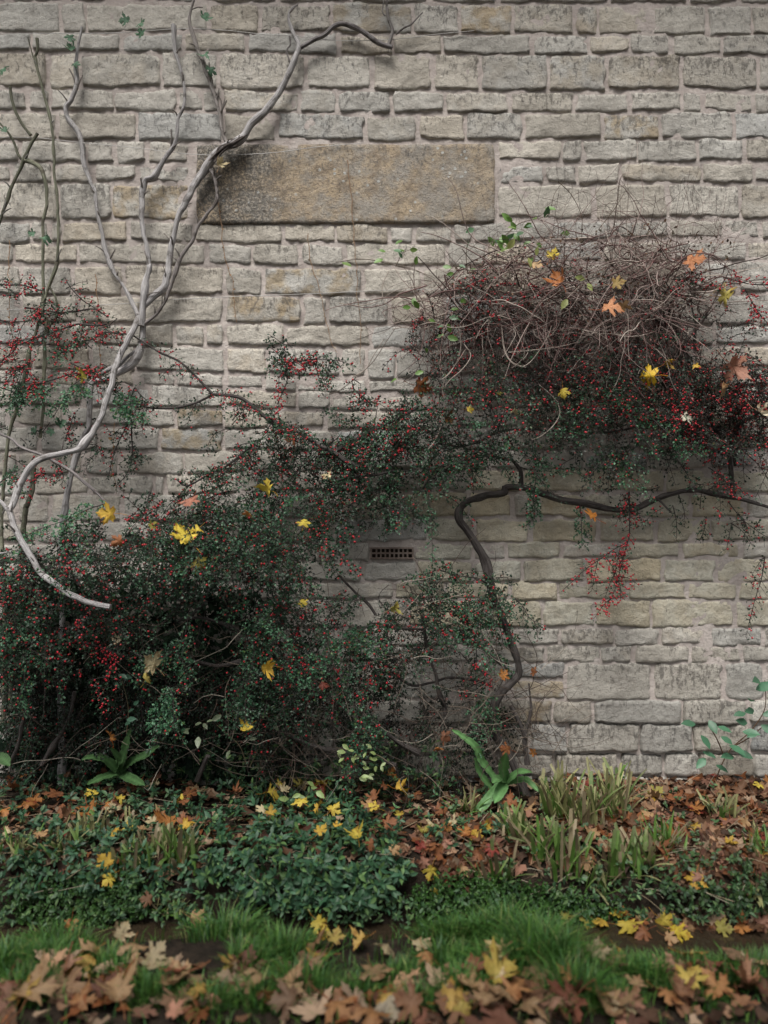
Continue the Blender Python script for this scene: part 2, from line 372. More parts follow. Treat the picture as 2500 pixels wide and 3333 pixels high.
# ------------------------------------------------------------------ the stone wall
# each course: y of top and bottom at x = 450, 1250, 2050 (photograph pixels), then the joints
COURSES = [
 ((-105, 2), (-105, 6), (-100, 10), [-30, 220, 430, 640, 900, 1140, 1397, 1620, 1980, 2240]),
 ((13, 102), (18, 107), (24, 111), [-20, 198, 282, 681, 844, 1079, 1345, 1494, 1668, 1871, 1947, 2121, 2300, 2446]),
 ((113, 165), (117, 176), (122, 176), [103, 391, 600, 803, 1106, 1280, 1440, 1730, 1917, 2048, 2186, 2351]),
 ((176, 283), (185, 293), (187, 290), [-40, 157, 260, 526, 716, 998, 1210, 1408, 1562, 1784, 1974, 2218, 2468]),
 ((297, 357), (304, 368), (304, 362), [92, 163, 374, 575, 660, 722, 974, 1096, 1272, 1446, 1657, 1871, 2050, 2218, 2286, 2452]),
 ((370, 456), (378, 456), (372, 450), [-30, 187, 445, 727, 903, 1190, 1359, 1516, 1703, 1961, 2151, 2387]),
 ((467, 528), (465, 525), (459, 523), [65, 282, 374, 480, 620, 1620, 1831, 1897, 2076, 2270, 2420]),
 ((539, 590), (539, 593), (537, 593), [38, 174, 304, 445, 620, 1620, 1771, 1877, 2020, 2284, 2458]),
 ((602, 712), (604, 710), (604, 708), [-20, 193, 363, 620, 1620, 1934, 2172, 2408]),
 ((725, 786), (740, 791), (720, 776), [103, 163, 200, 420, 635, 922, 1092, 1266, 1349, 1476, 1540, 1795, 1990, 2178, 2354, 2473]),
 ((797, 856), (800, 868), (787, 846), [46, 255, 673, 822, 976, 1120, 1454, 1584, 1733, 1960, 2190, 2430]),
 ((867, 957), (878, 957), (857, 950), [-20, 70, 240, 405, 730, 860, 1182, 1375, 1560, 1790, 1980, 2230, 2403]),
 ((965, 1050), (968, 1052), (962, 1056), [71, 260, 456, 730, 984, 1066, 1267, 1450, 1690, 1880, 2120, 2322]),
 ((1060, 1120), (1063, 1132), (1067, 1120), [-10, 150, 330, 570, 668, 732, 927, 1207, 1375, 1560, 1746, 1980, 2218, 2327]),
 ((1131, 1200), (1142, 1234), (1130, 1192), [110, 300, 440, 732, 870, 1109, 1191, 1288, 1490, 1660, 1850, 2060, 2260, 2420]),
 ((1208, 1250), (1243, 1282), (1202, 1252), [-10, 180, 434, 570, 732, 860, 968, 1196, 1370, 1640, 1840, 2010, 2190, 2380]),
 ((1258, 1318), (1290, 1335), (1262, 1322), [90, 270, 488, 730, 968, 1075, 1230, 1420, 1590, 1780, 1950, 2160, 2340]),
 ((1330, 1386), (1343, 1396), (1331, 1388), [30, 210, 450, 572, 728, 880, 1060, 1290, 1460, 1690, 1840, 2035, 2240, 2430]),
 ((1394, 1467), (1404, 1462), (1397, 1460), [130, 320, 520, 730, 940, 1090, 1300, 1500, 1650, 1830, 2050, 2200, 2370]),
 ((1475, 1543), (1470, 1523), (1469, 1524), [60, 270, 385, 602, 812, 968, 1210, 1370, 1590, 1760, 1905, 2110, 2310, 2460]),
 ((1552, 1606), (1533, 1592), (1533, 1600), [108, 293, 499, 537, 780, 930, 1170, 1413, 1527, 1703, 1925, 2164, 2370]),
 ((1615, 1698), (1604, 1680), (1612, 1681), [54, 166, 400, 600, 850, 1090, 1315, 1527, 1668, 1757, 1900, 2080, 2246, 2425]),
 ((1706, 1762), (1691, 1762), (1693, 1758), [-20, 120, 330, 520, 740, 1090, 1391, 1543, 1725, 1947, 2134, 2311]),
 ((1771, 1823), (1772, 1824), (1768, 1812), [70, 250, 430, 690, 900, 1010, 1104, 1204, 1348, 1540, 1649, 1831, 2010, 2213, 2411]),
 ((1831, 1888), (1831, 1890), (1820, 1890), [150, 330, 560, 780, 980, 1180, 1360, 1540, 1700, 1904, 2156, 2327]),
 ((1898, 1947), (1899, 1948), (1900, 1948), [40, 230, 460, 640, 830, 1000, 1280, 1450, 1660, 1817, 2042, 2232]),
 ((1957, 2038), (1957, 2040), (1956, 2038), [120, 300, 540, 760, 960, 1130, 1330, 1560, 1768, 1934, 2118, 2395]),
 ((2047, 2098), (2048, 2099), (2046, 2098), [20, 200, 420, 600, 860, 1080, 1270, 1460, 1680, 1822, 1999, 2148, 2311, 2485]),
 ((2107, 2152), (2107, 2152), (2104, 2151), [140, 360, 520, 700, 930, 1180, 1400, 1590, 1774, 1953, 2061, 2246, 2411]),
 ((2161, 2272), (2161, 2272), (2160, 2275), [60, 330, 560, 820, 1040, 1290, 1500, 1640, 1841, 2124, 2354]),
 ((2284, 2350), (2284, 2350), (2282, 2350), [-10, 210, 400, 680, 860, 1110, 1380, 1600, 1798, 1928, 2221, 2430]),
 ((2361, 2444), (2361, 2444), (2359, 2444), [140, 420, 640, 900, 1090, 1340, 1600, 1720, 1847, 2083, 2251, 2440]),
 ((2455, 2519), (2455, 2519), (2453, 2520), [50, 260, 500, 720, 960, 1220, 1450, 1610, 1800, 2015, 2159, 2273, 2450]),
 ((2528, 2600), (2528, 2600), (2528, 2600), [180, 370, 610, 850, 1100, 1330, 1560, 1740, 1850, 1960, 2110, 2240, 2380]),
]
def add_stone(mb, x0, x1, yt0, yt1, yb0, yb1, seed, thick, slab=False, warm=0, dark=.5):
    """x in metres, y (heights) in metres at the left and right end"""
    w = x1 - x0; h = (yt0 + yt1 - yb0 - yb1) / 2
    cell = .0125 if not slab else .016
    def axis(L):
        e = min(.007, L * .12); n = max(3, int(round((L - 2 * e) / cell)))
        return np.concatenate([[0], np.linspace(e, L - e, n + 1), [L]]) / L
    ua, va = axis(w), axis(h); U, Vv = np.meshgrid(ua, va)
    a, b = 2 * U - 1, 2 * Vv - 1
    pw = (6 + 9 * abs(math.sin(seed * 1.7))) if not slab else 30
    mx = np.maximum(np.abs(a), np.abs(b)); nr = (np.abs(a * 1.0) ** pw + np.abs(b) ** pw) ** (1 / pw)
    # round the corners by an amount set in metres
    sc = np.where(nr > 0, mx / np.maximum(nr, 1e-6), 1)
    ax = np.sign(a) * (np.abs(a) - (np.abs(a) * (1 - sc)) * min(1, h / w * 1.1)); bz = b * sc
    top = yt0 + (yt1 - yt0) * U; bot = yb0 + (yb1 - yb0) * U
    x = x0 + (ax + 1) / 2 * w; z = bot + (bz + 1) / 2 * (top - bot)
    dx = np.minimum(U, 1 - U) * w; dz = np.minimum(Vv, 1 - Vv) * h; ed = np.minimum(dx, dz)
    nearedge = np.exp(-(ed / .016) ** 2)
    J = .0100 if not slab else .004
    x = x + J * nearedge * (vn(x * 22, z * 22, seed * 3.7, 11) + .5 * vn(x * 70, z * 70, seed, 12))
    z = z + J * nearedge * (vn(x * 16, z * 22, seed * 5.1, 13) + .6 * vn(x * 60, z * 60, seed, 14))
    prof = np.clip(ed / (.008 + .008 * abs(math.sin(seed * 3.3))), 0, 1); prof = 1 - (1 - prof) ** 2.4
    prof = np.where(ed < 1e-6, -.012 / thick, .45 + .55 * prof)
    prof = np.where(ed < 1e-6, prof, prof * (1.14 - .28 * Vv))
    face = .72 * (.0060 * vn(x * 9, z * 11, seed, 15) + .0042 * vn(x * 24, z * 34, seed, 16) + .0010 * vn(x * 14, z * 60, seed, 17) + .0030 * vn(x * 60, z * 60, seed, 18))
    if slab: face = face * .6 - .003 * np.maximum(0, vn(x * 11, z * 11, 3, 41) - .55) * 4
    chip = np.maximum(0, vn(x * 13, z * 13, seed * 2.3, 19) - .45) * .016 * np.exp(-(ed / .035) ** 2)
    y = -(thick * prof + np.where(ed < 1e-6, 0, face - chip * 1.4))
    n0, n1 = Vv.shape
    i, j = np.meshgrid(np.arange(n0 - 1), np.arange(n1 - 1), indexing='ij')
    f = np.stack([i * n1 + j, i * n1 + j + 1, (i + 1) * n1 + j + 1, (i + 1) * n1 + j], -1).reshape(-1, 4)
    col = np.stack([Vv, np.full_like(Vv, warm), np.full_like(Vv, dark)], -1).reshape(-1, 3)
    mb.add(np.stack([x, y, z], -1).reshape(-1, 3), f, col)

wall = empty('stone_wall', (0, 0, 0), 'tall coursed rubble wall of weathered grey limestone with pinkish mortar', 'wall')
# mortar bed: a rough face on a 0.4 m thick core
wx = np.arange(-3.3, 3.301, .02); wz = np.arange(-.3, 4.90, .02); XX, ZZ = np.meshgrid(wx, wz)
YY = -.0005 - .0035 * vn(XX * 18, ZZ * 18, 0, 21) - .003 * vn(XX * 50, ZZ * 50, 0, 22) - .004 * vn(XX * 3, ZZ * 3, 0, 23)
n0, n1 = XX.shape; i, j = np.meshgrid(np.arange(n0 - 1), np.arange(n1 - 1), indexing='ij')
mbm = MB(); mbm.add(np.stack([XX, YY, ZZ], -1).reshape(-1, 3), np.stack([i * n1 + j, i * n1 + j + 1, (i + 1) * n1 + j + 1, (i + 1) * n1 + j], -1).reshape(-1, 4))
bxv = [(-3.3, .02, -.3), (3.3, .02, -.3), (3.3, .42, -.3), (-3.3, .42, -.3), (-3.3, .02, 4.88), (3.3, .02, 4.88), (3.3, .42, 4.88), (-3.3, .42, 4.88)]
mbm.add(bxv, [(0, 1, 5, 4), (1, 2, 6, 5), (2, 3, 7, 6), (3, 0, 4, 7), (4, 5, 6, 7), (3, 2, 1, 0)])
mbm.build('mortar', M['mortar'], wall)

rs = np.random.default_rng(11)
stones = []   # (weight, x0,x1, tops, bottoms in photograph px)
XL, XR = -860, 3360
def course_y(c, x):
    return np.interp(x, [450, 1250, 2050], [c[0][0], c[1][0], c[2][0]]), np.interp(x, [450, 1250, 2050], [c[0][1], c[1][1], c[2][1]])
for ci, c in enumerate([((-620, -500), (-620, -500), (-620, -500), [40 + 210 * q for q in range(12)]), ((-488, -400), (-488, -400), (-488, -400), [-50 + 190 * q for q in range(13)]), ((-388, -342), (-388, -342), (-388, -342), [10 + 170 * q for q in range(14)]), ((-330, -220), (-330, -220), (-330, -220), [100 * q for q in range(2, 24, 2)]), ((-210, -115), (-210, -115), (-210, -112), [60 + 190 * q for q in range(13)])] + COURSES):
    js = list(c[3])
    while js[0] > XL: js.insert(0, js[0] - int(rs.integers(110, 260)))
    while js[-1] < XR: js.append(js[-1] + int(rs.integers(110, 260)))
    for a, b in zip(js[:-1], js[1:]):
        if ci in (11, 12, 13) and a == 620: continue                    # the long slab sits here
        if a == 1204 and b == 1348: continue                         # the air vent sits here
        g1, g2 = rs.uniform(.5, 6, 2)
        xa, xb = a + g1, b - g2
        (t0, b0), (t1, b1) = course_y(c, xa), course_y(c, xb)
        jt = rs.uniform(-5.5, 5.5, 4) + np.array([-3.2, -3.2, 3, 3])
        if ci == 34 and a == 1640: parts = [(xa, xb, 2155, 2155, 2206, 2208), (xa, xb, 2216, 2218, 2273, 2275)]
        else: parts = [(xa, xb, t0 + jt[0], t1 + jt[1], b0 + jt[2], b1 + jt[3])]
        for q in parts:
            vis = (q[1] - q[0]) * (q[4] - q[2])
            cx, cy = (q[0] + q[1]) / 2, (q[2] + q[4]) / 2
            if cx < -40 or cx > 2540 or cy < -40: vis *= .01
            if cx < 1250 and 1780 < cy: vis *= .06
            if cx < 900 and 1640 < cy: vis *= .2
            if cy > 2540: vis *= .3
            stones.append((vis, q))
stones.sort(key=lambda s: -s[0])
rest = MB(); nst = 0
PXM = lambda px: (px - 1250) * SP
PZM = lambda py: ZC + (1666.5 - py) * SP
for si, (vis, q) in enumerate(stones):
    cx, cy = (q[0] + q[1]) / 2, (q[2] + q[4]) / 2
    warm = max(0, rs.normal(-.05, .22)); warm = min(warm, 1)
    for (wx_, wy_) in ((2060, 405), (720, 1360), (655, 1430), (590, 650), (1100, 910), (980, 1010), (1690, 2330), (1690, 2240), (1500, 70), (1700, 2400)):
        if q[0] < wx_ < q[1] and q[2] < wy_ < q[4]: warm = .95
    dark = float(np.clip(rs.normal(.5, .24), 0, 1))
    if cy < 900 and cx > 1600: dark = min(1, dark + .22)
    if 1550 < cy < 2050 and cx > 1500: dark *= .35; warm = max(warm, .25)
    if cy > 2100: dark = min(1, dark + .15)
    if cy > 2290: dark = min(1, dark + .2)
    th = float(rs.uniform(.0065, .0110))
    if cy > 2280: th += .018
    args = (PXM(q[0]), PXM(q[1]), PZM(q[2]), PZM(q[3]), PZM(q[4]), PZM(q[5]), si * 1.37 + 1, th)
    if nst < 298:
        mb = MB(); add_stone(mb, *args, warm=warm, dark=dark)
        o = mb.build('stone', M['stone'], wall, origin=(PXM(cx), 0, PZM(cy)))
        v = float(np.clip(rs.normal(1.0, .07), .85, 1.15)); t = float(rs.normal(0, .02))
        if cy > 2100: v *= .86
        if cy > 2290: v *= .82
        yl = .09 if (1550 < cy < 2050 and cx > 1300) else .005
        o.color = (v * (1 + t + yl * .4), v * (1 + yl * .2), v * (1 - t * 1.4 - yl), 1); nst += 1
    else: add_stone(rest, *args, warm=warm, dark=dark)
tag(rest.build('stones_behind_plants', M['stone'], wall), kind='stuff')
mb = MB(); add_stone(mb, PXM(638), PXM(1612), PZM(470), PZM(468), PZM(735), PZM(731), 77, .015, True)
o = mb.build('stone_slab', M['slab'], wall, origin=(PXM(1120), 0, PZM(600))); tag(o, 'long smooth ochre stone slab spotted with lichen')

# clay air vent: rim, two rows of square holes, thin dark plate behind for their shade
vx0, vx1, vz1, vz0 = PXM(1206), PXM(1346), PZM(1781), PZM(1819)
vent = empty('air_vent', ((vx0 + vx1) / 2, 0, vz0), 'small clay air vent with two rows of square holes set in the wall', 'air vent')
def box(mb, a, b, col=None):
    (x0, y0, z0), (x1, y1, z1) = a, b
    v = [(x0, y0, z0), (x1, y0, z0), (x1, y1, z0), (x0, y1, z0), (x0, y0, z1), (x1, y0, z1), (x1, y1, z1), (x0, y1, z1)]
    mb.add(v, [(0, 1, 5, 4), (1, 2, 6, 5), (2, 3, 7, 6), (3, 0, 4, 7), (4, 5, 6, 7), (3, 2, 1, 0)], col)
fr = MB(); rim = .008
box(fr, (vx0, -.022, vz0), (vx1, .012, vz0 + rim)); box(fr, (vx0, -.022, vz1 - rim), (vx1, .012, vz1))
box(fr, (vx0, -.0215, vz0 + rim), (vx0 + rim, .012, vz1 - rim)); box(fr, (vx1 - rim, -.0215, vz0 + rim), (vx1, .012, vz1 - rim))
fr.build('rim', M['clay'], vent, smooth=False)
zm = (vz0 + vz1) / 2
b_ = MB(); box(b_, (vx0 + rim, -.017, zm - .004), (vx1 - rim, .011, zm + .004)); b_.build('bar', M['clay'], vent, smooth=False)
nb = 9; wbar = .008
for q in range(1, nb):
    xx = vx0 + rim + (vx1 - vx0 - 2 * rim) * q / nb
    b_ = MB(); box(b_, (xx - wbar / 2, -.016, vz0 + rim), (xx + wbar / 2, .010, vz1 - rim)); b_.build('bar', M['clay'], vent, smooth=False)
b_ = MB(); box(b_, (vx0 + .001, -.007, vz0 + .001), (vx1 - .001, -.0055, vz1 - .001)); b_.build('shade_plate', M['soil'], vent, smooth=False)  # flat dark plate painting the shade inside the holes

# training wires
for nm, pts, rad in (('thin horizontal training wire strung along the top of the wall', [T('A1', [(-60, 205), (300, 200), (620, 200), (850, 188), (1100, 172), (1350, 182)], .05), T('B1', [(100, 205), (300, 215), (480, 238), (620, 245), (900, 235), (1150, 205), (1370, 185)], (.05, .02))], .0016),
                     ('thin sagging training wire crossing the vine beside the ochre slab', [T('A1', [(-60, 825), (200, 826), (480, 855), (800, 885), (1200, 928)], .055), T('B1', [(120, 920), (400, 885), (700, 858)], (.05, .02))], .0014),
                     ('thin training wire running through the vine below the slab', [T('A2', [(-60, 392), (300, 370), (700, 350), (1000, 325), (1400, 305)], .06), T('B2', [(150, 297), (450, 285), (800, 268), (1060, 262), (1700, 262)], (.05, .06))], .0014)):
    pth = smooth_path(np.vstack(pts), .04); w_ = MB(); tube(w_, pth, [rad], 6)
    o = w_.build('training_wire', M['wire'], origin=pth[len(pth) // 2]); tag(o, nm, 'wire', 'wires on the wall')

# unseen eaves added to shade the top of the wall: boarded soffit, fascia and gutter, with the slope of the roof behind
ev = empty('shade_eaves', (0, 0, 4.9), 'unseen boarded eaves with gutter, added to shade the wall top', 'eaves')
M['paint'] = simple_noise_mat('weathered_cream_paint', (.42, .40, .36), (.50, .48, .43), 8, .7)
M['tile'] = simple_noise_mat('stone_roof_tile', (.16, .15, .135), (.26, .245, .22), 7, .9)
for q in range(5):
    b_ = MB(); y0 = .40 - .178 * (q + 1); box(b_, (-3.6, y0 + .003, 4.90), (3.6, y0 + .175, 4.925)); b_.build('soffit_board', M['paint'], ev, smooth=False)
b_ = MB(); box(b_, (-3.6, -.52, 4.86), (3.6, -.492, 5.05)); b_.build('fascia', M['paint'], ev, smooth=False)
th = np.linspace(math.pi, 2 * math.pi, 9); gx = []
ring = [(-.585 + .062 * math.cos(t), 5.0 + .062 * math.sin(t)) for t in th] + [(-.585 + .057 * math.cos(t), 5.0 + .057 * math.sin(t)) for t in th[::-1]]
gv = [(x, y, z) for x in (-3.6, 3.6) for y, z in ring]; k = len(ring)
b_ = MB(); b_.add(gv, [(a, (a + 1) % k, k + (a + 1) % k, k + a) for a in range(k)]); b_.build('gutter', M['soil'], ev)
b_ = MB(); b_.add([(-3.6, -.56, 5.06), (3.6, -.56, 5.06), (3.6, 1.6, 7.0), (-3.6, 1.6, 7.0), (-3.6, -.56, 5.10), (3.6, -.56, 5.10), (3.6, 1.6, 7.04), (-3.6, 1.6, 7.04)], [(0, 1, 5, 4), (1, 2, 6, 5), (2, 3, 7, 6), (3, 0, 4, 7), (4, 5, 6, 7), (3, 2, 1, 0)]); b_.build('roof_slope', M['tile'], ev, smooth=False)

# ------------------------------------------------------------------ woody vines on the wall
def stem(parent, name, path, radii, material, sides=10, rough=.16, seed=0, step=.012, col=None, slim=.84):
    pth = smooth_path(path, step)
    wl = np.arange(len(pth)) * step; wb_ = np.minimum(1, np.minimum(wl, wl[::-1]) / .1)
    pth = pth + (np.stack([vn(wl * 9, seed, 0, 31), .6 * vn(wl * 9, seed, 5, 32), vn(wl * 9, seed, 9, 33)], 1) * .006 + np.stack([vn(wl * 28, seed, 0, 34), 0 * wl, vn(wl * 28, seed, 9, 35)], 1) * .0022) * wb_[:, None]
    radii = np.interp(np.linspace(0, 1, len(pth)), np.linspace(0, 1, len(radii)), radii) * slim * (1 + .28 * np.maximum(0, vn(wl * 11, seed, 3, 36)) ** 2 * 2)
    mb = MB(); tube(mb, pth, radii, sides, col, rough * 1.25, seed)
    return mb.build(name, material, parent)
def stub(mb, p, dr, L, r, seed, col=None):
    p = np.asarray(p); pts = [p, p + np.array(dr) * L * .5 + np.array([.004, -.006, .003]), p + np.array(dr) * L]
    tube(mb, smooth_path(pts, .012), [r, r * .8, r * .6], 7, col, .15, seed)
def spurs(parent, path, rng, n, r=.0045, col=None):
    """short side spurs, as pruned vines carry"""
    pth = smooth_path(path, .02)
    for q in range(n):
        mb = MB(); i = int(rng.integers(2, len(pth) - 2)); dr = unit(np.array([rng.normal(0, .6), -abs(rng.normal(0, .3)), abs(rng.normal(.7, .3))]))
        stub(mb, pth[i], dr, rng.uniform(.02, .09), r * rng.uniform(.6, 1.3), q, col)
        mb.build('spur', M['vine'], parent)

rv = np.random.default_rng(5)
vine = empty('climbing_vine', T('A3', [(370, 400)], .2)[0] * [1, 1, 0], 'bare grey woody vine trained up the wall in forked branches beside the ochre slab', 'vine')
vine.location.z = .02
vp = {}
vp['base'] = np.vstack([[T('A3', [(372, 400)], .12)[0] * [1, 1, 0]], T('A3', [(372, 480), (370, 330), (378, 180), (398, 60)], (.12, .14)), T('A2', [(415, 1440), (440, 1330), (468, 1240), (492, 1180), (525, 1090), (540, 960), (547, 860), (560, 815)], (.14, .09)), T('A2', [(640, 790), (740, 750), (810, 690), (838, 600), (855, 500), (852, 420)], (.09, .06))])
stem(vine, 'trunk', vp['base'], [.019, .018, .017, .018, .016, .017, .018], M['vine'], 12, .18, 1)
vp['arch'] = np.vstack([T('A3', [(662, 692), (560, 675), (450, 640), (350, 580), (260, 500), (180, 390), (115, 280), (75, 190), (60, 110)], (.58, .44)), T('A2', [(70, 1560), (98, 1490), (140, 1390), (200, 1312), (290, 1265), (400, 1245), (480, 1220), (540, 1150), (600, 1060), (640, 950), (668, 850), (685, 760), (712, 680), (752, 590), (800, 500), (838, 430)], (.42, .075))])
stem(vine, 'branch', vp['arch'], [.0115, .013, .015, .0155, .0155, .016, .0165, .017, .018], M['vine'], 12, .15, 2)
vp['b1'] = np.vstack([T('A2', [(835, 430), (800, 350), (742, 240), (690, 160), (652, 95)], (.07, .05)), T('A1', [(625, 1490), (600, 1330), (570, 1170), (530, 1060), (500, 960), (482, 850), (462, 785), (412, 715), (398, 655), (440, 600), (465, 500), (455, 400), (470, 300), (490, 160)], (.05, .05))])
stem(vine, 'branch', vp['b1'], [.010, .010, .011, .0105, .012, .0155, .013, .010, .006], M['vine'], 9, .2, 3)
vp['b2'] = np.vstack([T('A2', [(848, 480), (866, 300), (884, 180), (896, 110)], (.085, .075)), T('A1', [(892, 1640), (884, 1500), (860, 1380), (850, 1260), (860, 1090)], (.075, .06)), T('A1', [(915, 1060), (980, 950), (1040, 870), (1065, 780), (1068, 705), (1095, 650), (1105, 550), (1080, 420), (1060, 320), (1045, 230), (1040, 150)], (.06, .05))])
stem(vine, 'branch', vp['b2'], [.014, .015, .014, .0135, .013, .014, .013, .009, .008, .009, .013], M['vine'], 9, .18, 4)
vp['b3'] = np.vstack([T('A2', [(868, 360), (910, 315), (945, 285), (990, 240), (1003, 200), (1020, 155)], (.07, .07)), T('A1', [(1022, 1580), (1045, 1420), (1085, 1280), (1140, 1160), (1200, 1060), (1260, 970), (1320, 905), (1400, 860), (1460, 820), (1510, 745), (1580, 675)], (.065, .06)), T('B1', [(130, 645), (205, 550), (260, 430), (298, 350), (322, 285), (300, 230), (282, 180), (260, 110), (268, 60), (312, 28)], (.06, .05))])
stem(vine, 'branch', vp['b3'], [.017, .018, .016, .0155, .017, .020, .028, .022, .0205, .020, .018, .016, .017, .009, .004], M['vine'], 12, .2, 5)
vp['b3b'] = T('B1', [(330, 285), (400, 245), (460, 215), (520, 165), (580, 145), (640, 160), (720, 205), (790, 252), (878, 284)], (.06, .05))
stem(vine, 'branch', vp['b3b'], [.013, .0125, .0125, .013, .013, .014, .013], M['vine'], 9, .15, 6, col=(.28, .27, .27))
for sd, (p, rr) in enumerate((
    ([(858, 270), (880, 190), (852, 110), (846, 40), (848, -40)], [.010, .008, .006]), ([(900, 205), (950, 165), (995, 140), (1062, 74)], [.006, .005, .003]),
    ([(838, 95), (820, 70), (830, 0)], [.005, .004, .003]), ([(270, 450), (268, 380), (245, 310), (268, 270), (262, 215)], [.006, .005, .004]))):
    stem(vine, 'twig', T('B1', p, .05), rr, M['vine'], 7, .15, 20 + sd, col=(.27, .26, .25))
vp['b4'] = T('A1', [(1385, 880), (1350, 840), (1335, 780), (1322, 680), (1282, 560), (1250, 460), (1222, 380), (1180, 290), (1160, 200), (1140, 120), (1155, 30), (1172, -30)], (.06, .05))
stem(vine, 'branch', vp['b4'], [.013, .010, .009, .009, .008, .009, .0105, .007, .006], M['vine'], 9, .2, 7, col=(.38, .36, .34))
stem(vine, 'twig', T('A1', [(1345, 830), (1333, 720), (1330, 610), (1290, 545), (1262, 430), (1240, 400)], .055), [.006, .005, .004, .003], M['vine'], 7, .15, 8, col=(.26, .24, .22))
vp['b5'] = np.vstack([T('A2', [(862, 470), (930, 420), (985, 340), (1022, 265), (1050, 170), (1082, 80), (1122, 20)], (.08, .07)), T('A1', [(1160, 1440), (1190, 1350), (1240, 1282), (1300, 1200), (1298, 1110), (1275, 1040), (1235, 1005)], (.07, .06))])
stem(vine, 'branch', vp['b5'], [.012, .010, .0095, .010, .009, .009, .010, .011], M['vine'], 9, .2, 9, col=(.30, .28, .27))
stem(vine, 'branch', np.vstack([T('A2', [(-30, 1118), (60, 1160), (130, 1215), (240, 1248), (335, 1292), (430, 1350), (520, 1430), (600, 1500), (665, 1585)], (.2, .2))]), [.006, .007, .0075, .008, .0075, .006], M['vine'], 8, .15, 10, col=(.36, .34, .34))
stem(vine, 'branch', np.vstack([T('A3', [(-40, 30), (20, 80), (62, 130)], (.42, .44))]), [.010, .012], M['vine'], 8, .1, 11)
stem(vine, 'branch', T('A2', [(600, 775), (700, 715), (780, 655), (845, 605)], (.1, .08)), [.009, .010, .009, .006], M['vine'], 8, .2, 12)
stem(vine, 'branch', T('A3', [(-20, 590), (80, 565), (180, 530), (265, 500), (330, 440), (420, 400)], (.3, .25)), [.004, .005, .006, .005, .004], M['vine'], 7, .12, 13)
stem(vine, 'branch', T('A3', [(-20, 375), (90, 366), (200, 372), (350, 402)], (.28, .22)), [.005, .006, .006, .005], M['vine'], 7, .12, 14)
for nm in ('b1', 'b2', 'b4', 'b3', 'b5', 'arch'): spurs(vine, vp[nm], rv, 11, col=(.3, .28, .26))

# peeling dark bark at the knotted fork
for q in range(9):
    a0 = T('A1', [(1250 + rv.uniform(-10, 50), 965 + rv.uniform(-30, 10)), (1330 + rv.uniform(-15, 15), 900 + rv.uniform(-18, 18)), (1400 + rv.uniform(-15, 15), 862 + rv.uniform(-18, 18)), (1450 + rv.uniform(-20, 30), 826 + rv.uniform(-22, 14))], .062 + .032 * rv.random())
    stem(vine, 'bark_strip', a0, [.003, .006, .006, .003], M['vine'], 6, .2, 300 + q, col=(.16, .14, .13))
gvine = empty('climbing_vine', (T('A3', [(5, 500)], .15)[0][0], -.15, .02), 'slim green-brown climber with long straight shoots left of the grey vine', 'vine')
gp = [np.vstack([T('A1', [(210, 345), (240, 500), (282, 650), (312, 800), (325, 950), (340, 1200), (350, 1350), (342, 1550)], .06), T('A2', [(335, 105), (300, 220), (262, 350), (220, 480), (182, 600), (160, 720), (110, 920), (62, 1100), (32, 1300), (12, 1500)], (.06, .10)), T('A3', [(5, 100), (20, 500), (30, 900), (20, 1400)], (.1, .14))]),
      np.vstack([T('A1', [(-30, 1400), (0, 1325), (60, 1160), (145, 965), (180, 880), (225, 800)], .06)]),
      T('A1', [(60, 520), (75, 620), (120, 730), (185, 812)], .06),
      np.vstack([T('A1', [(150, 960), (200, 975), (245, 1010), (270, 1080), (275, 1200), (260, 1400), (255, 1500), (262, 1650)], .06), T('A2', [(265, 300), (262, 420), (285, 440), (270, 560), (268, 750), (262, 950), (240, 1150)], (.06, .08))]),
      np.vstack([T('A2', [(200, 1330), (190, 1450), (160, 1560)], .1), T('A3', [(150, 100), (130, 400), (60, 900), (70, 1300)], (.1, .12))]),
      np.vstack([T('A1', [(0, 740), (60, 810), (110, 930), (145, 965)], .06)]), T('A1', [(205, 350), (225, 300), (222, 230)], .06), T('A1', [(200, 345), (180, 280), (168, 225)], .06),
      np.vstack([T('A2', [(270, 560), (300, 480), (340, 400), (335, 320), (300, 250)], .07)])]
for q, (p, rr) in enumerate(zip(gp, ([.007, .0075, .008, .009, .010, .011, .014], [.008, .0075, .010], [.008, .009], [.009, .009, .009, .010], [.012, .016, .02], [.005, .007], [.007, .009], [.004, .003], [.006, .006]))):
    stem(gvine, 'branch', p, rr, M['greenvine'], 9, .15, 30 + q, col=(.62, .62, .6) if q in (0, 3) else (.42, .42, .4))
spurs(gvine, gp[0], rv, 7, .004, (.3, .3, .28)); spurs(gvine, gp[1], rv, 5, .004, (.3, .3, .28))

# ------------------------------------------------------------------ leaf templates
LEAF = np.array([(0, 0, 0), (.45, .30, .07), (.45, 0, 0), (.45, -.30, .07), (1, 0, -.04), (.8, .2, .03), (.8, -.2, .03)]); LEAFF = [(0, 2, 1), (0, 3, 2), (2, 4, 5, 1), (3, 6, 4, 2)]
LONG = np.array([(0, 0, 0), (.25, .16, .04), (.25, 0, 0), (.25, -.16, .04), (.6, .19, .02), (.6, 0, -.03), (.6, -.19, .02), (1, 0, -.14)]); LONGF = [(0, 2, 1), (0, 3, 2), (1, 2, 5, 4), (2, 3, 6, 5), (4, 5, 7), (5, 6, 7)]
IVY = np.array([(0, 0, 0), (-.12, .30, .02), (.22, .52, .0), (.38, .26, .05), (1, 0, -.03), (.38, -.26, .05), (.22, -.52, 0), (-.12, -.30, .02), (.35, 0, 0)]); IVYF = [(0, 8, 1), (1, 8, 2), (2, 8, 3), (3, 8, 4), (4, 8, 5), (5, 8, 6), (6, 8, 7), (7, 8, 0)]
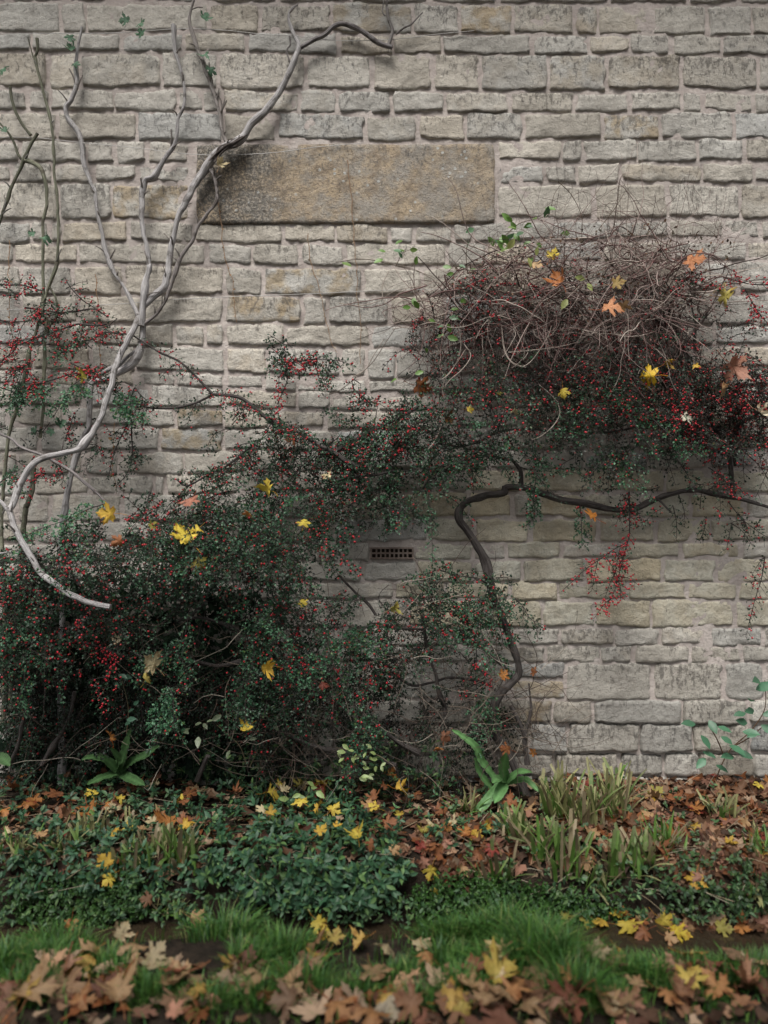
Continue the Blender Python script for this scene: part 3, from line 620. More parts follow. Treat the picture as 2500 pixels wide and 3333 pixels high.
def ico():
    t = (1 + 5 ** .5) / 2
    v = unit(np.array([(-1, t, 0), (1, t, 0), (-1, -t, 0), (1, -t, 0), (0, -1, t), (0, 1, t), (0, -1, -t), (0, 1, -t), (t, 0, -1), (t, 0, 1), (-t, 0, -1), (-t, 0, 1)], float))
    f = [(0, 11, 5), (0, 5, 1), (0, 1, 7), (0, 7, 10), (0, 10, 11), (1, 5, 9), (5, 11, 4), (11, 10, 2), (10, 7, 6), (7, 1, 8), (3, 9, 4), (3, 4, 2), (3, 2, 6), (3, 6, 8), (3, 8, 9), (4, 9, 5), (2, 4, 11), (6, 2, 10), (8, 6, 7), (9, 8, 1)]
    return v, f
ICO, ICOF = ico()

class Spray:
    """leaves, berries and twigs of cotoneaster gathered for one part"""
    def __init__(s): s.lp = []; s.lx = []; s.ln = []; s.ls = []; s.lc = []; s.bp = []; s.tw = MB()
    def finish(s, parent, rng, plain=False, bs=.0047):
        lb = MB()
        if s.lp:
            c = np.concatenate(s.lc)
            inst(lb, LEAF, LEAFF, np.concatenate(s.lp), np.concatenate(s.lx), np.concatenate(s.ln), np.concatenate(s.ls), c)
            tag(lb.build('leaves' if not plain else 'foliage', M['leaf'], parent), kind='stuff')
        if s.bp:
            bp = np.concatenate(s.bp); m = len(bp)
            if m:
                bb = MB(); N = unit(rng.normal(size=(m, 3))); X = unit(np.cross(N, rng.normal(size=(m, 3))))
                h = rng.random((m, 1)); col = np.array([[.50, .022, .035]]) * (1 - h) + np.array([[.36, .010, .022]]) * h
                inst(bb, ICO, ICOF, bp, X, N, rng.uniform(.8, 1.15, m) * bs, col)
                tag(bb.build('berries', M['berry'], parent), kind='stuff')
        if not s.tw.empty(): tag(s.tw.build('twigs', M['twig'], parent), kind='stuff')
GREENS = np.array([(.015, .046, .021), (.022, .066, .033), (.010, .030, .015), (.042, .100, .055), (.036, .064, .018), (.060, .125, .072)])
GP = np.array([.30, .27, .2, .1, .08, .05])
def spray(S, path, rng, leaf=1.0, berry=.15, side=.055, lsize=.0122, n=(0, -1, .45), bright=1.0, red=.02, gap=.012, rad=.0022, both=True):
    """a herringbone shoot: leafy side twiglets in one plane along a path"""
    p = smooth_path(path, gap); m = len(p)
    if m < 4: return
    t = unit(np.gradient(p, axis=0)); nrm = unit(np.asarray(n, float) + rng.normal(0, .25, 3))
    sd = unit(np.cross(t, nrm))
    tubes(S.tw, p[None], np.linspace(rad, rad * .4, m)[None], 4, [(.028, .021, .019)])
    sg = np.where(np.arange(m) % 2 == 0, 1.0, -1.0)[:, None]
    u = np.linspace(0, 1, m)
    L = side * rng.uniform(.35, 1.15, m) * (.55 + .75 * np.sin(np.pi * np.clip(u * .85 + .12, 0, 1)))
    keep = rng.random(m) < .9
    dr = unit(t * rng.uniform(.45, 1.0, (m, 1)) + sd * sg + nrm * rng.normal(.05, .28, (m, 1)))
    a = p[keep]; dr = dr[keep]; L = L[keep]; mm = len(a)
    droop = np.array([0, 0, -1.0])
    ss = np.linspace(0, 1, 4)[None, :, None]
    tw = a[:, None] + dr[:, None] * L[:, None, None] * ss + droop * (L[:, None, None] * .18) * ss ** 2
    tubes(S.tw, tw, np.tile(np.array([.0013, .0011, .0009, .0006]), (mm, 1)), 3, np.tile([(.030, .021, .019)], (mm, 1)))
    if leaf > 0:
        per = np.maximum(1, (L / .0040 * leaf)).astype(int)
        idx = np.repeat(np.arange(mm), per); k = len(idx)
        f = rng.random(k)
        pos = a[idx] + dr[idx] * (L[idx] * f)[:, None] + droop * (L[idx] * .18 * f ** 2)[:, None] + rng.normal(0, .0022, (k, 3))
        nn = unit(nrm + rng.normal(0, .42, (k, 3)))
        lat = np.cross(dr[idx], nn) * np.where(rng.random(k) < .5, 1, -1)[:, None]
        X = unit(dr[idx] * rng.uniform(.2, 1, (k, 1)) + lat * rng.uniform(.3, 1.1, (k, 1)) + rng.normal(0, .2, (k, 3)))
        S.lp.append(pos); S.lx.append(X); S.ln.append(nn); S.ls.append(lsize * rng.uniform(.6, 1.25, k))
        c = GREENS[rng.choice(len(GREENS), k, p=GP)] * bright * rng.uniform(.75, 1.25, (k, 1))  # bright dims recessed shoots to paint in shade, lifts front ones
        rd = rng.random(k) < red; c[rd] = np.array([.16, .035, .025]) * rng.uniform(.6, 1.3, (rd.sum(), 1))
        S.lc.append(c)
    if berry > 0:
        per = rng.poisson(L / .0105 * berry * .36)
        idx = np.repeat(np.arange(mm), per); k = len(idx)
        if k:
            f = rng.random(k)
            S.bp.append(a[idx] + dr[idx] * (L[idx] * f)[:, None] + nrm * rng.uniform(.002, .007, (k, 1)) + rng.normal(0, .0025, (k, 3)) + droop * .002)
def along(path, f):
    p = smooth_path(path, .02); return p[int(np.clip(f, 0, 1) * (len(p) - 1))]
def inpoly(poly, rng, n):
    poly = np.array(poly, float); lo, hi = poly.min(0), poly.max(0); out = []
    while len(out) < n:
        x, y = rng.uniform(lo, hi); c = False; j = len(poly) - 1
        for i in range(len(poly)):
            if (poly[i][1] > y) != (poly[j][1] > y) and x < (poly[j][0] - poly[i][0]) * (y - poly[i][1]) / (poly[j][1] - poly[i][1]) + poly[i][0]: c = not c
            j = i
        if c: out.append((x, y))
    return np.array(out)

def cot_branch(parent, path, radii, rng, name='branch', leaf=.8, berry=.3, side=.05, every=None, seed=0, n=(0, -1, .45), bright=1.0, shoots=0, shoot_len=.16, red=.02, sides=7, bs=.0047, hang=.6):
    """a cotoneaster branch > leaves, berries, twigs"""
    pth = smooth_path(path, .014); mb = MB(); tube(mb, pth, radii, sides, None, .12, seed)
    b = mb.build(name, M['cotbark'], parent)
    S = Spray()
    if side: spray(S, path, rng, leaf, berry, side, n=n, bright=bright, red=red)
    for q in range(shoots):
        a = along(path, rng.uniform(.03, 1)); dr = unit(np.array([rng.normal(0, .7), -abs(rng.normal(.35, .3)), rng.normal(-hang, .5)])); L = shoot_len * rng.uniform(.5, 1.3)
        spray(S, [a, a + dr * L * .5 + [0, -.01, 0], a + dr * L + [0, -.005, -L * .25]], rng, leaf, berry, .04, n=(0, -1, .3), bright=bright, red=red)
    S.finish(b, rng, bs=bs)
    # local coordinates: the branch sits at its plant's base already
    for ch in b.children: ch.location = (0, 0, 0)
    return b
def fill(plant, specs, rng, lab=None):
    """the crowded shoots of one plant that cannot be told apart"""
    S = Spray()
    for (poly, nsh, dfun, Lr, leaf, berry, bright, hang, red) in specs:
        for (x, y) in inpoly(poly, rng, nsh):
            d0, d1 = dfun(x, y); d = rng.uniform(d0, d1)
            a = V(x, y, d); L = rng.uniform(*Lr) * 1.25
            dr = unit(np.array([rng.normal(0, .8), -abs(rng.normal(.35, .35)), rng.normal(-hang, .55)]))
            pts = [a, a + dr * L * .5 + rng.normal(0, .008, 3), a + dr * L + np.array([0, 0, -L * .22]) + rng.normal(0, .01, 3)]
            if pts[-1][1] > -.02: pts[-1][1] = -.02
            pts = [np.array([q[0], q[1], max(q[2], .03)]) for q in pts]
            spray(S, pts, rng, leaf * rng.uniform(.6, 1.25), berry * float(rng.choice([0, .1, .5, 1.7])), .042, n=(rng.normal(0, .3), -1, rng.uniform(.1, 1.0)), bright=bright * float(rng.choice([.4, .7, 1.0, 1.7])), red=red, gap=.014)
    S.finish(plant, rng, plain=True)

rc = np.random.default_rng(21)
# --- right-hand plant: thick black trunk that arches up and runs right along the wall
cot1 = empty('cotoneaster', (V(1115, 1650, .2)[0], -.2, .02), 'cotoneaster with thick dark trunk curving up the wall and along it, beneath the dry tangle', 'shrub')
tr = np.vstack([[V(1140, 1665, .22) * [1, 1, 0] + [0, 0, .0]], T('B3', [(1570, 1560), (1500, 1440), (1490, 1330), (1525, 1220), (1585, 1160), (1630, 1105), (1622, 1000), (1592, 900), (1542, 790), (1502, 680), (1480, 560), (1452, 450), (1400, 340), (1335, 240), (1288, 170), (1292, 105), (1345, 55), (1430, 25), (1560, 8)], (.22, .10)), T('C2', [(90, 1455), (180, 1450), (280, 1480), (400, 1520), (520, 1545), (650, 1560), (780, 1578), (870, 1572), (950, 1532), (1050, 1492), (1180, 1470), (1300, 1475), (1450, 1512), (1560, 1542), (1720, 1590)], (.10, .10))])
trp = smooth_path(tr, .012); wl = np.arange(len(trp)) * .012
trp = trp + np.stack([vn(wl * 8, 1, 0, 31), .5 * vn(wl * 8, 2, 0, 32), vn(wl * 8, 3, 0, 33)], 1) * .008 * np.minimum(1, wl / .15)[:, None]
mb = MB(); tube(mb, trp, .86 * np.array([.024, .021, .022, .024, .022, .020, .020, .023, .020, .020, .019, .019, .020, .018, .018, .017, .016, .014, .011, .008]), 12, None, .24, 51)
tb = mb.build('trunk', M['cotbark'], cot1); tag(tb, 'thick dark trunk winding up and along the wall')
for q, (t, p, d, rr) in enumerate((
    ('C2', [(180, 1448), (175, 1360), (130, 1290), (85, 1278)], (.1, .13), [.012, .011, .009, .006]),
    ('B2', [(1590, 1282), (1500, 1268), (1420, 1262), (1330, 1300)], (.13, .2), [.006, .004, .003]),
    ('C2', [(1450, 1500), (1440, 1330), (1420, 1250), (1380, 1150), (1330, 1070), (1290, 960)], (.1, .16), [.013, .013, .012, .009]),
    ('C2', [(1462, 1320), (1448, 1200), (1462, 1120), (1512, 1058), (1600, 1000)], (.1, .2), [.010, .010, .008]),
    ('C2', [(1160, 640), (1130, 540), (1090, 430), (1060, 380)], (.14, .1), [.012, .010, .006]),
    ('C2', [(1220, 640), (1218, 500), (1205, 360), (1195, 300)], (.12, .08), [.008, .006, .004]),
    ('C2', [(1290, 960), (1220, 800), (1160, 640)], (.16, .14), [.009, .010, .012]),
    ('C2', [(980, 1510), (1020, 1540), (1080, 1600)], (.1, .14), [.008, .006, .004]),
    ('C3', [(215, 1640), (208, 1500), (220, 1400), (235, 1270), (225, 1150)], (.2, .14), [.011, .010, .008, .005]),
    ('C3', [(205, 1480), (160, 1370), (112, 1285)], (.19, .17), [.012, .011, .010]),
    ('B3', [(1200, 1340), (1180, 1250), (1150, 1130), (1110, 1020), (1080, 900), (1060, 750)], (.22, .2), [.010, .010, .009, .009, .009]),
    ('B3', [(1060, 830), (900, 810), (740, 790)], (.2, .14), [.007, .006, .004]),
    ('B3', [(1580, 1080), (1510, 1010), (1440, 940), (1350, 900), (1250, 870)], (.2, .2), [.010, .009, .008, .006]),
    ('B3', [(1500, 1190), (1420, 1140), (1250, 1120), (1000, 1160), (880, 1080)], (.18, .1), [.008, .008, .007, .007]),
    ('C2', [(-400, 1170), (-150, 1200), (100, 1100), (400, 1110), (700, 1120), (960, 1060)], (.12, .16), [.004, .006, .006, .006, .004]),
    ('C2', [(300, 670), (500, 672), (700, 690), (900, 720), (1100, 700)], (.2, .22), [.004, .006, .007, .006]))):
    stem(cot1, 'branch', T(t, p, d), rr, M['cotbark'], 8, .15, 60 + q)
# leafy and berried branches one can follow by eye
for q, (t, p, d, rr, lf, be, sh, br) in enumerate((
    ('C2', [(680, 850), (760, 900), (830, 990), (870, 1090), (930, 1180), (1010, 1265)], (.22, .34), [.004, .003, .002], .9, .55, 4, 1.9),
    ('C2', [(950, 1020), (1010, 1080), (1090, 1150), (1190, 1250)], (.28, .36), [.003, .002, .0015], 1.0, .12, 2, 2.2),
    ('C2', [(740, 1200), (800, 1330), (860, 1420), (965, 1530)], (.2, .34), [.004, .003, .002], .9, .35, 3, 2.0),
    ('C2', [(820, 1480), (830, 1600), (825, 1650)], (.16, .2), [.004, .003, .003], .4, .7, 2, 1.0),
    ('C3', [(825, 0), (828, 130), (826, 260), (800, 360), (770, 480), (740, 590), (690, 690)], (.16, .20), [.004, .003, .002, .0015], .06, 1.5, 5, 1.0),
    ('C3', [(820, 300), (730, 350), (660, 400), (560, 470), (420, 600)], (.17, .22), [.003, .0025, .002, .0015], .22, 1.0, 3, 1.1),
    ('C3', [(690, 400), (730, 460), (770, 560), (775, 650)], (.18, .2), [.002, .002, .0015], .03, 1.6, 1, 1.0),
    ('C3', [(560, 450), (600, 500), (640, 540)], (.2, .22), [.002, .002, .0015], .05, 1.8, 1, 1.0),
    ('C3', [(530, 80), (540, 200), (542, 325)], (.15, .18), [.003, .002, .0015], 1.2, .1, 0, 1.7),
    ('C2', [(230, 1420), (250, 1500), (260, 1600), (250, 1660)], (.12, .16), [.003, .002, .0015], 1.3, .1, 2, 1.8),
    ('C2', [(240, 1160), (255, 1280), (270, 1380), (300, 1430)], (.2, .25), [.003, .002, .0015], 1.0, .25, 3, 1.5),
    ('C2', [(1390, 190), (1470, 210), (1560, 230), (1680, 235)], (.12, .16), [.003, .003, .003], .12, 1.5, 2, 1.0),
    ('C2', [(1520, 260), (1560, 330), (1600, 400), (1670, 480)], (.12, .16), [.003, .003, .002], .12, 1.4, 2, 1.0),
    ('C2', [(1350, 840), (1440, 860), (1520, 850)], (.2, .26), [.003, .002, .002], .2, 1.3, 2, 1.0),
    ('C2', [(1300, 1330), (1400, 1390), (1470, 1440), (1530, 1500)], (.14, .2), [.003, .003, .002], .3, .8, 3, .9),
    ('C2', [(1290, 1470), (1350, 1440), (1450, 1420)], (.14, .18), [.003, .002], .2, .6, 1, .9),
    ('C3', [(1640, 390), (1620, 520), (1580, 650), (1550, 780)], (.12, .16), [.003, .002, .0015], .15, .7, 3, .9),
    ('C3', [(1420, 60), (1500, 160), (1600, 240), (1680, 290)], (.1, .14), [.003, .002, .0015], .25, .25, 4, .8),
    ('C3', [(1290, 150), (1275, 230), (1250, 295)], (.1, .12), [.002, .002, .001], .4, .2, 1, .8),
    ('C3', [(1440, 190), (1425, 270), (1410, 345)], (.1, .12), [.002, .002, .001], .4, .2, 1, .8),
    ('C3', [(140, 640), (190, 690), (230, 760), (310, 800)], (.1, .14), [.003, .002, .0015], .9, .15, 3, .8),
    ('C3', [(-40, 480), (10, 540), (30, 640), (60, 740)], (.16, .22), [.003, .002, .0015], 1.1, .2, 3, 1.3),
    ('B3', [(1380, 900), (1385, 1010), (1380, 1120), (1390, 1230)], (.24, .28), [.003, .002, .002], .4, .9, 3, 1.0),
    ('B3', [(1420, 1180), (1400, 1270), (1390, 1380)], (.24, .28), [.003, .002, .002], 1.5, .03, 5, 2.0),
    ('B3', [(1060, 920), (960, 970), (870, 1030), (790, 1090), (720, 1190)], (.26, .34), [.003, .002, .002], .8, .45, 3, 1.4),
    ('B3', [(820, 1030), (870, 1070), (870, 1120)], (.3, .3), [.002, .002, .002], .1, 1.4, 1, 1.0),
    ('B3', [(1480, 560), (1380, 520), (1250, 500), (1150, 470), (1060, 520)], (.16, .26), [.004, .003, .002], 1.0, .4, 6, 1.4),
    ('B3', [(1500, 680), (1400, 650), (1250, 720), (1100, 700), (1000, 640)], (.16, .28), [.004, .003, .002], 1.0, .35, 8, 1.4),
    ('B3', [(1540, 790), (1450, 800), (1350, 760), (1230, 800), (1100, 860)], (.16, .28), [.004, .003, .002], 1.0, .35, 6, 1.3),
    ('B2', [(1600, 1280), (1500, 1262), (1400, 1270), (1290, 1290), (1150, 1330), (1000, 1340)], (.16, .26), [.004, .003, .002], 1.1, .3, 6, 1.4))):
    cot_branch(cot1, T(t, p, d), rr, rc, leaf=lf, berry=be, seed=80 + q, shoots=sh, bright=br, shoot_len=.11)
dR = lambda x, y: (.06, .32)
fill(cot1, [
    ([(880, 660), (1000, 580), (1250, 550), (1480, 570), (1600, 700), (1640, 800), (1500, 880), (1200, 890), (950, 870), (870, 760)], 230, lambda x, y: (.03, .24), (.07, .18), .42, .45, .5, .25, .30),
    ([(850, 860), (1010, 830), (1250, 850), (1420, 880), (1480, 980), (1330, 1040), (1150, 1010), (1000, 1000), (880, 980)], 110, dR, (.08, .2), .7, .25, 1.0, .5, .03),
    ([(1230, 830), (1500, 760), (1659, 800), (1680, 980), (1560, 980), (1420, 900)], 90, lambda x, y: (.08, .30), (.08, .2), .30, .45, .55, .3, .12),
    ([(1440, 760), (1680, 780), (1680, 960), (1480, 950)], 150, lambda x, y: (.05, .28), (.06, .16), .45, .35, .5, .2, .25),
    ([(960, 600), (1460, 640), (1500, 780), (1250, 830), (900, 800), (880, 700)], 80, lambda x, y: (.05, .22), (.06, .15), .22, .45, .6, .1, .25),
    ([(900, 740), (1100, 750), (1450, 740), (1480, 860), (1200, 900), (930, 870)], 70, lambda x, y: (.12, .34), (.08, .2), .6, .4, 1.1, .6, .15),
    ([(960, 1250), (1075, 1240), (1085, 1330), (1060, 1440), (980, 1420)], 26, lambda x, y: (.14, .3), (.06, .14), 1.0, .35, 1.2, .5, .02),
    ([(1280, 1060), (1560, 1040), (1560, 1100), (1330, 1110)], 8, lambda x, y: (.08, .2), (.06, .12), .5, .4, .8, .6, .05)], rc)

# --- middle plant: the big dark bush against the wall
cot2 = empty('cotoneaster', (V(620, 1640, .3)[0], -.3, .02), 'large dense cotoneaster bush with tiny dark leaves spreading across the middle wall', 'shrub')
for q, (t, p, d, rr, lf, be, sh, br) in enumerate((
    ('A2', [(770, 520), (880, 590), (960, 640), (1070, 690), (1130, 740), (1210, 820), (1275, 890)], (.09, .12), [.004, .005, .006, .007], .35, .45, 3, .9),
    ('A2', [(1275, 890), (1340, 896), (1430, 908), (1500, 950), (1600, 1035), (1700, 1120)], (.12, .18), [.008, .009, .010, .010], .7, .55, 6, 1.0),
    ('A2', [(1275, 895), (1180, 940), (1080, 968), (960, 975), (850, 960), (790, 900)], (.11, .12), [.006, .006, .005, .004], .5, .12, 1, .7),
    ('B2', [(150, 1040), (220, 1080), (330, 1130), (430, 1190), (530, 1240), (600, 1290), (680, 1330)], (.18, .26), [.010, .010, .011, .012], .7, .45, 7, 1.1),
    ('B2', [(450, 1262), (520, 1240), (620, 1190), (700, 1140), (800, 1088), (880, 1050), (980, 1000), (1040, 960)], (.2, .16), [.011, .010, .009, .008, .006], .8, .5, 8, 1.0),
    ('B2', [(190, 950), (220, 880), (250, 800), (240, 720)], (.14, .14), [.003, .003, .002], .1, .3, 0, 1.0),
    ('B2', [(200, 790), (240, 740), (300, 700), (400, 680), (450, 670)], (.13, .18), [.003, .003, .002], .15, 1.6, 6, 1.0),
    ('B2', [(250, 700), (350, 690), (450, 680), (560, 690), (640, 715)], (.14, .15), [.003, .002, .0015], .9, .3, 4, 1.2),
    ('B2', [(300, 600), (230, 590), (170, 550), (150, 540)], (.1, .12), [.003, .002, .0015], 1.0, .05, 1, .8),
    ('B2', [(250, 800), (200, 660), (150, 610)], (.1, .12), [.003, .002, .0015], 1.1, .1, 2, .7),
    ('B2', [(760, 960), (700, 900), (650, 860), (640, 800), (690, 830)], (.14, .14), [.004, .003, .002], .4, .7, 3, .9),
    ('A2', [(790, 900), (810, 850), (830, 880), (900, 945)], (.1, .12), [.003, .003, .002], .3, .8, 1, .9),
    ('A2', [(790, 960), (770, 1060), (720, 1160), (680, 1260), (650, 1390)], (.1, .13), [.004, .003, .002], .35, .6, 4, .8),
    ('A2', [(790, 1040), (790, 1150), (795, 1260), (760, 1370), (700, 1440)], (.09, .11), [.004, .003, .002], .7, .15, 2, .7),
    ('A2', [(860, 960), (760, 910), (700, 870), (680, 800)], (.12, .14), [.003, .003, .002], .6, .3, 2, .8),
    ('A2', [(1530, 1180), (1440, 1260), (1330, 1340), (1240, 1380), (1120, 1440), (1060, 1400)], (.2, .22), [.006, .005, .004], .7, .5, 6, .8),
    ('A2', [(1460, 1250), (1380, 1330), (1300, 1410)], (.2, .22), [.005, .004, .004], .6, .4, 3, .8),
    ('A3', [(900, 0), (870, 120), (850, 170)], (.2, .26), [.004, .003, .002], .8, .3, 3, .9),
    ('B3', [(640, 890), (720, 840), (800, 810), (900, 780)], (.3, .36), [.003, .002, .0015], 1.2, .12, 3, 1.6),
    ('B3', [(880, 900), (800, 960), (650, 880), (560, 900), (500, 980), (460, 1060)], (.34, .4), [.004, .003, .002], 1.2, .2, 5, 1.7),
    ('B3', [(310, 800), (300, 900), (330, 1000), (340, 1040)], (.36, .4), [.003, .002, .002], .9, .7, 3, 1.4),
    ('B3', [(600, 1050), (560, 1150), (540, 1260), (500, 1330)], (.36, .4), [.003, .002, .002], .9, .3, 3, 1.2),
    ('B3', [(690, 1250), (700, 1380), (680, 1500), (650, 1580)], (.34, .4), [.003, .002, .002], 1.0, .3, 4, 1.6),
    ('B3', [(740, 1330), (780, 1410), (840, 1460)], (.34, .4), [.003, .002, .002], 1.2, .1, 2, 1.7),
    ('B3', [(60, 680), (130, 690), (210, 660), (250, 560), (260, 460)], (.4, .44), [.004, .003, .002], .9, .4, 4, 1.4),
    ('A3', [(1560, 690), (1600, 690), (1660, 680)], (.4, .42), [.002, .002, .001], 1.4, .05, 1, 2.2),
    ('A3', [(1660, 900), (1560, 960), (1490, 1020), (1470, 1080)], (.42, .46), [.003, .002, .002], 1.2, .25, 4, 1.7),
    ('A3', [(1000, 1180), (980, 1280), (985, 1400), (975, 1430)], (.44, .48), [.003, .002, .0015], 1.4, .05, 4, 2.2),
    ('A3', [(1010, 1170), (1040, 1230), (1030, 1290)], (.44, .48), [.003, .002, .0015], 1.4, .05, 2, 2.0),
    ('A3', [(440, 890), (540, 915), (640, 945), (740, 990)], (.36, .46), [.004, .003, .002], .2, 1.5, 3, 1.0),
    ('A3', [(780, 960), (860, 990), (960, 1000), (1060, 950), (1150, 880)], (.4, .46), [.004, .003, .002], 1.2, .15, 7, 1.5),
    ('A3', [(540, 1130), (620, 1115), (700, 1110)], (.4, .44), [.002, .002, .001], .6, .6, 1, 1.0),
    ('A3', [(1100, 1100), (1160, 1060), (1190, 1040)], (.44, .46), [.002, .002, .001], .7, .8, 1, 1.6),
    ('A3', [(640, 580), (690, 680), (660, 760), (600, 830)], (.36, .42), [.003, .002, .002], .7, .5, 3, .9))):
    cot_branch(cot2, T(t, p, d), rr, rc, leaf=lf, berry=be, seed=120 + q, shoots=sh, bright=br, shoot_len=.12)
for q, (t, p, d, rr) in enumerate((      # bare limbs inside the bush
    ('A4', [(1180, 200), (1250, 50)], (.3, .34), [.012, .012]),
    ('B3', [(900, 1640), (620, 1580), (420, 1530), (290, 1470), (200, 1440)], (.3, .4), [.010, .012, .012, .008]),
    ('B3', [(1040, 1570), (900, 1500), (840, 1450), (720, 1380)], (.24, .3), [.014, .012, .010, .008]),
    ('B3', [(180, 470), (130, 380), (60, 300), (-40, 200)], (.2, .3), [.016, .014, .012, .010]),
    ('B3', [(780, 740), (740, 680), (660, 600), (560, 500)], (.14, .12), [.009, .009, .008, .006]),
    ('A3', [(1480, 860), (1330, 800), (1200, 760), (1100, 770)], (.3, .34), [.008, .010, .008, .006]),
    ('A3', [(1450, 1020), (1300, 1040), (1180, 1015), (1120, 1030)], (.36, .4), [.010, .011, .009, .006]),
    ('A3', [(1240, 660), (1160, 730), (1060, 780)], (.3, .34), [.007, .008, .007]),
    ('A3', [(620, 720), (560, 640), (480, 560), (440, 500)], (.16, .12), [.010, .011, .010, .008]),
    ('A3', [(250, 1640), (330, 1500), (400, 1400), (450, 1200)], (.3, .3), [.014, .012, .010, .008]),
    ('A3', [(60, 1640), (100, 1540), (130, 1420), (150, 1330)], (.34, .4), [.010, .010, .009, .006]),
    ('B2', [(500, 1410), (600, 1400), (700, 1385), (900, 1350)], (.22, .24), [.008, .009, .008, .006]),
    ('B2', [(820, 1240), (900, 1200), (1000, 1220), (1150, 1220)], (.12, .12), [.008, .009, .008, .006]))):
    stem(cot2, 'branch', T(t, p, d), rr, M['cotbark'], 8, .15, 170 + q)
def dC(x, y):
    b = np.interp(y, [880, 960, 1060, 1160, 1240], [.14, .2, .34, .5, .52]); return (.05, b)
fill(cot2, [
    ([(330, 1100), (430, 1040), (560, 965), (700, 940), (860, 900), (1000, 980), (1010, 1010), (940, 1090), (800, 1150), (660, 1230), (430, 1230), (300, 1200)], 200, dC, (.08, .22), 1.0, .34, .95, .35, .02),
    ([(130, 1175), (280, 1105), (460, 1090), (640, 1150), (640, 1220), (430, 1240), (200, 1230)], 145, lambda x, y: (.2, .62), (.08, .2), .95, .40, 1.0, .2, .03),
    ([(700, 880), (860, 870), (1000, 940), (1000, 1000), (860, 960), (700, 960)], 40, lambda x, y: (.06, .2), (.08, .18), .8, .4, .9, .4, .03),
    ([(430, 930), (600, 880), (760, 960), (900, 960), (800, 1010), (560, 1010)], 45, lambda x, y: (.08, .2), (.08, .16), .7, .4, .9, .3, .03),
    ([(540, 1270), (700, 1280), (960, 1240), (960, 1330), (880, 1420), (760, 1500), (560, 1560), (520, 1400)], 120, lambda x, y: (.06, .32), (.08, .2), .85, .30, .85, .7, .02),
    ([(530, 1290), (690, 1300), (700, 1450), (640, 1560), (530, 1540)], 48, lambda x, y: (.36, .5), (.08, .18), 1.0, .2, 1.25, .7, .01),
    ([(540, 1420), (900, 1440), (1060, 1500), (1110, 1640), (540, 1670)], 120, lambda x, y: (.04, .22), (.06, .18), .7, .06, .4, .6, .02),  # recessed shoots, leaf colour dimmed as painted shade
    ([(320, 1220), (560, 1220), (560, 1330), (380, 1330)], 20, lambda x, y: (.3, .5), (.08, .18), .7, .3, .8, .7, .03),
    ([(290, 1400), (430, 1420), (520, 1400), (520, 1560), (300, 1560)], 100, lambda x, y: (.05, .26), (.08, .18), .8, .08, .55, .7, .02)], rc)  # set back, leaves darkened to paint the shade under the bush

